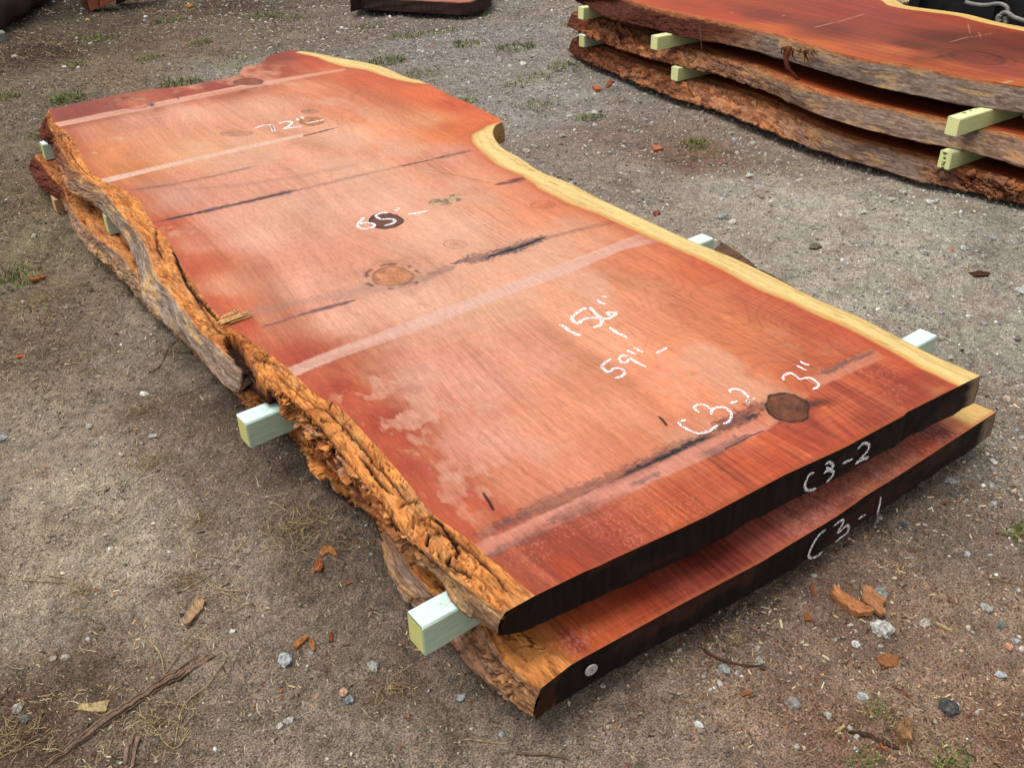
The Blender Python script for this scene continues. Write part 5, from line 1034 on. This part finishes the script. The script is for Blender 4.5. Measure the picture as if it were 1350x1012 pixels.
chip('wood_chip', zp(900,672,2.976,[(770,905),(800,940),(805,948),(780,930)]), .005, (196,112,56), 'thin orange splinter under the dark bark strip', seed=12, group=CG)
chip('wood_chip', zp(900,672,2.976,[(985,440),(1000,438),(1060,470),(1058,476),(1030,466)]), .004, (214,180,122), 'yellow straight splinter at the right of the stones', seed=13, group=CG)
chip('wood_chip', zp(900,672,2.976,[(760,575),(800,560),(850,572),(845,610),(800,615),(770,598)]), .006, (170,104,62), 'crumbled orange brown chip patch below the speckled stone', seed=14, group=CG)
chip('wood_chip', zp(900,672,2.976,[(475,415),(492,412),(502,440),(480,440)]), .006, (184,104,52), 'small orange chip below the lower black end', seed=15, group=CG)
chip('wood_chip', zp(900,672,2.976,[(225,722),(262,715),(268,728),(232,738)]), .004, (182,108,60), 'flat orange chip at the bottom, left of the bark pieces', seed=16, group=CG)
chip('wood_chip', zp(900,672,2.976,[(595,868),(630,840),(638,850),(612,872)]), .004, (216,184,120), 'pale curl of wood left of the dark bark strip', seed=17, group=CG)
chip('wood_chip', zp(900,672,2.976,[(495,295),(512,292),(525,335),(512,338)]), .004, (168,96,56), 'rusty fleck of bark near the lower black end', seed=18, group=CG)
chip('wood_chip', zp(450,0,2.976,[(1218,572),(1240,568),(1262,582),(1225,590)]), .012, (214,120,84), 'orange pink chip between the two stacks, upper one', seed=19, group=CG)
chip('wood_chip', zp(450,0,2.976,[(1222,832),(1250,826),(1252,838),(1228,842)]), .010, (176,84,58), 'red brown chip between the two stacks, lower one', seed=20, group=CG)
chip('wood_chip', zp(450,0,2.976,[(985,342),(1010,338),(1022,352),(1000,356)]), .014, (214,112,66), 'orange chip on the ground under the far end of the back stack, left one', seed=21, group=CG)
chip('wood_chip', zp(450,0,2.976,[(1035,335),(1055,310),(1070,318),(1045,345)]), .014, (176,92,54), 'rusty chip leaning under the far end of the back stack, right one', seed=22, group=CG)
chip('bark_strip', [(1277,362),(1290,359),(1305,362),(1302,366),(1285,366)], .008, (84,46,34), 'dark red bark chip on gravel at the right', 'bark strip', 23, group=CG)
chip('wood_chip', zp(450,672,2.976,[(15,280),(38,278),(36,288),(14,290)]), .004, (176,96,54), 'tiny orange flake left of the near bark', seed=24, group=CG)
chip('wood_chip', zp(450,672,2.976,[(258,795),(268,792),(266,812),(256,812)]), .004, (206,132,92), 'tiny salmon flake below the lowest bark corner', seed=25, group=CG)
chip('wood_chip', [(132,458),(140,456),(148,462),(136,470),(122,470)][:5], .006, (170,110,66), 'brown chip among straw at the left', seed=26, group=CG) if False else None
chip('wood_chip', [(38,366),(58,361),(60,365),(42,371)], .01, (176,106,62), 'rusty wood chip among straw at the left border', seed=27, group=CG)
chip('wood_chip', zp(0,340,2.976,[(62,375),(90,370),(92,378),(66,386)]), .004, (214,96,56), 'bright orange fleck on the left dirt', seed=28, group=CG)
chip('wood_chip', [(245,9),(254,7),(255,10),(247,12)], .02, (196,130,50), 'golden wood chip far off at the top, right of the offcuts', seed=29, group=CG)
# splinter lying across the slab, with the brown stick by the spacer and the bark flap on the far side

# long things
def rod(name, pts, r0, r1, c, label, cat, z=0., split=1, seed=0, n=40, lift=.0, group=None, flatz=1.):
    rg = np.random.default_rng(seed); Q = catmull(at(pts, z), n) if len(pts) > 2 else linres(at(pts, z), n); P0 = Q[0].copy(); V = []; C = []; F = []; sg = 7
    for s in range(split):
        off = (rg.normal(size=2)*r0*.9) if split > 1 else np.zeros(2); a0 = rg.integers(0, n//3) if s else 0; b0 = n if s < 2 else n-rg.integers(0, n//3); base = len(V)
        idx = list(range(a0, b0))
        for j, i in enumerate(idx):
            t = i/(n-1); T = Q[min(i+1, n-1)]-Q[max(i-1, 0)]; T /= np.linalg.norm(T)+1e-9; u = np.array([-T[1], T[0], 0]); rr_ = (r0*(1-t)+r1*t)*(.75+.5*float(vn(np.array([i*.5]), np.array([s*3.3+seed]))[0])); rr_ *= (.30 if split > 4 else .5 if split > 1 else 1)*min(1, (j+1)/3, (len(idx)-j)/3)
            g_ = (float(gheight(np.array([Q[i][0]]), np.array([Q[i][1]]))[0]) if z == 0 else z); fan = 1+1.6*max(0, t-.6) if split > 1 else 1
            c0 = Q[i]*[1,1,0]+u*off[0]*fan+np.array([0, 0, g_+rr_*flatz*.8+abs(off[1])*.8+lift*math.sin(math.pi*t)])
            for k in range(sg): a = 2*math.pi*k/sg; V.append(c0+u*rr_*math.cos(a)+np.array([0,0,rr_*flatz*math.sin(a)])); C.append(alb(c)*rg.uniform(.65, 1.25))
        m = len(idx); F += [[base+i*sg+k, base+i*sg+(k+1) % sg, base+(i+1)*sg+(k+1) % sg, base+(i+1)*sg+k] for i in range(m-1) for k in range(sg)]+[[base+k for k in range(sg)][::-1], [base+(m-1)*sg+k for k in range(sg)]]
    V = np.array(V); o = mesh_obj(name, V-P0, F, M_BARK, col=np.array(C)); o.location = P0; return tag(o, label, cat, group)
rod('stick', zp(0,672,2.976,[(165,1010),(260,945),(420,830),(560,735),(680,650),(835,560)]), .0055, .011, (128,104,86), 'long grey brown split stick with frayed end at the lower left', 'stick', split=16, seed=41, n=70, flatz=.7)
rod('twig', zp(0,672,2.976,[(640,645),(760,520),(870,440),(975,370)]), .0016, .001, (150,124,92), 'thin straight twig crossing the frayed stick', 'twig', seed=42, lift=.006)
rod('wood_chip', zp(0,672,2.976,[(500,1012),(515,930),(530,885)]), .010, .010, (140,116,98), 'short grey weathered stick cut by the bottom edge', 'stick', split=3, seed=43, flatz=.5)
TW = [([(535,790),(600,850),(680,930),(755,840)],'bent pale twig right of the short weathered stick'),([(680,925),(730,760),(830,670),(890,580),(845,552)],'long curved straw right of the frayed stick'),([(580,510),(630,570),(645,650)],'pale straw standing over the frayed stick'),([(60,268),(200,285),(270,290),(335,350)],'long pale stem lying on the left dirt'),
([(190,265),(270,275)],'short pale stem above the long one on the left'),([(745,150),(755,185),(770,215)],'small bent straw below the trampled straw'),([(830,205),(900,205),(950,160),(985,125)],'curved pale root at the left of the lower bark'),([(810,295),(850,318),(930,332),(985,320)],'yellow stem above the thin straight twig'),([(850,330),(900,345),(945,365)],'short stem under the yellow one'),
([(705,335),(770,300),(845,258)],'thin stem pointing up and right near the tan chip'),([(440,330),(480,300),(500,262)],'dark curved rootlet left of the tan chip'),([(625,760),(680,770),(735,768)],'straw lying flat under the frayed stick'),([(165,935),(250,940)],'pale straw on bark litter near the lower left corner')]
for i, (P, lb) in enumerate(TW): rod('twig', zp(0,672,2.976,P), .0016, .0011, (178,154,112), lb, 'twig', seed=50+i, n=24, lift=.004, group='straws and twigs')
TW2 = [([(450+155/2.976,672+585/2.976),(450+230/2.976,672+640/2.976),(450+300/2.976,672+710/2.976),(450+380/2.976,672+800/2.976)],.0013,(120,100,80),'thin brown rootlet below the front spacer'),([(450+470/2.976,672+880/2.976),(450+560/2.976,672+895/2.976),(450+655/2.976,672+902/2.976)],.0014,(180,150,108),'pale twig at the bottom, below the lowest bark corner'),
([(450+680/2.976,672+940/2.976),(450+780/2.976,672+948/2.976),(450+900/2.976,672+970/2.976)],.0026,(112,92,78),'thicker brown twig at the bottom edge, left of the white stone'),([(900+60/2.976,672+530/2.976),(900+130/2.976,672+580/2.976),(900+215/2.976,672+615/2.976),(900+330/2.976,672+620/2.976)],.0030,(86,60,48),'dark curved bark curl under the black end'),
([(900+820/2.976,672+690/2.976),(900+870/2.976,672+720/2.976),(900+905/2.976,672+755/2.976)],.0032,(110,66,48),'reddish stick above the short green tuft'),([(900+1180/2.976,672+270/2.976),(900+1260/2.976,672+290/2.976),(900+1339/2.976,672+310/2.976)],.0018,(150,120,90),'thin twig running into the right border'),
([(220,465),(262,470),(272,472)],.0012,(90,72,58),'fine dark rootlet left of the grey bark'),([(200,495),(215,480),(222,462),(236,448)],.0014,(84,68,54),'dark rootlet curving toward the grey bark'),([(232,527),(262,517),(290,511)],.0014,(100,82,66),'brown rootlet under the bark tip'),
([(1275,360),(1277,350)],.002,(120,100,80),'stub of twig by the dark red bark chip')]
for i, (P, w_, c, lb) in enumerate(TW2): rod('twig', P, w_, w_*.7, c, lb, 'twig', seed=80+i, n=24, lift=.003, group='straws and twigs')
rod('stick', [(318,533),(335,528),(358,520)], .007, .005, (150,84,46), 'brown bark stick beside the mint spacer halfway along', 'stick', z=Z1b+.004, split=2, seed=95)
rod('splinter', zp(180,280,4.048,[(430,612),(500,585),(560,562),(603,540)]), .016, .007, (206,160,104), 'yellow splinter lying on the slab across the crack in its bark', 'splinter', z=Z1, split=8, seed=33, flatz=.6)
# dark bark flap sticking out from below the sapwood
for pts, th, sd in ([[(942,327),(950,318),(979,336),(1010,357),(1052,381),(1040,392),(990,365),(955,345)], .02, 1],):
    W = at(pts, Z2-.03); o = prism('bark_flap', W[:, :2], Z2-.06, Z2-.03, M_BRN, None, .006, 7, 3); reparent(o, low); o['label'] = 'dark brown bark flap jutting out past the sapwood'
# bark litter patch, lower left, and trampled straw clumps
def clump(px, R_, n, L, pal, label, seed, cat='straw clump', name='straw_clump'):
    p = at([px], 0)[0]; rg = np.random.default_rng(seed); a = rg.uniform(0, 6.28, n); q = R_*np.abs(rg.normal(0, .55, n)); x = q*np.cos(a)*1.2; y = q*np.sin(a); z = gheight(x+p[0], y+p[1])-gz(p[0], p[1])+rg.random(n)*.006
    cc = alb(pal)[rg.choice(len(pal), n)]*rg.uniform(.7, 1.15, (n, 1)); o = blades(name, x, y, rg.uniform(.5,1.2,n)*L, np.full(n, .0014), 0, cc, rg, 1.4, 4, .25, z=z); o.location = (p[0], p[1], gz(p[0], p[1])); tag(o, label, None, None, 'stuff')
PS = [(184,164,120),(150,126,92),(112,90,66),(82,64,48)]
for i, (px, R_, n, L, lb) in enumerate([((205,618),.09,150,.05,'small straw clump on the left dirt below the mint spacer'),((265,695),.07,130,.045,'straw clump above the flat tan chip'),((400,705),.16,420,.06,'dark tangled straw under the orange bark'),((925,200),.16,420,.06,'brown dry grass clump between the stacks, with a green tuft'),((60,390),.22,460,.07,'pale straw clump at the left border'),((250,765),.05,90,.03,'sparse straw around the flat tan chip'),((25,975),.10,260,.04,'straw and bark litter at the lower left corner'),((210,950),.10,240,.035,'scattered straw around the frayed stick'),((110,780),.09,200,.03,'pale straw scatter on the left, above the torn chip'),((520,905),.07,130,.035,'straw scatter left of the lowest bark corner'),((970,845),.08,160,.03,'straw litter under the lower black end'),((190,545),.08,110,.05,'fine straw left of the mint spacer'),((1190,960),.10,260,.03,'shredded straw around the chunky tan block'),((820,130),.12,150,.06,'dry grass in the shade below the back stack')]): clump(px, R_, n, L, PS, lb, 1500+i)
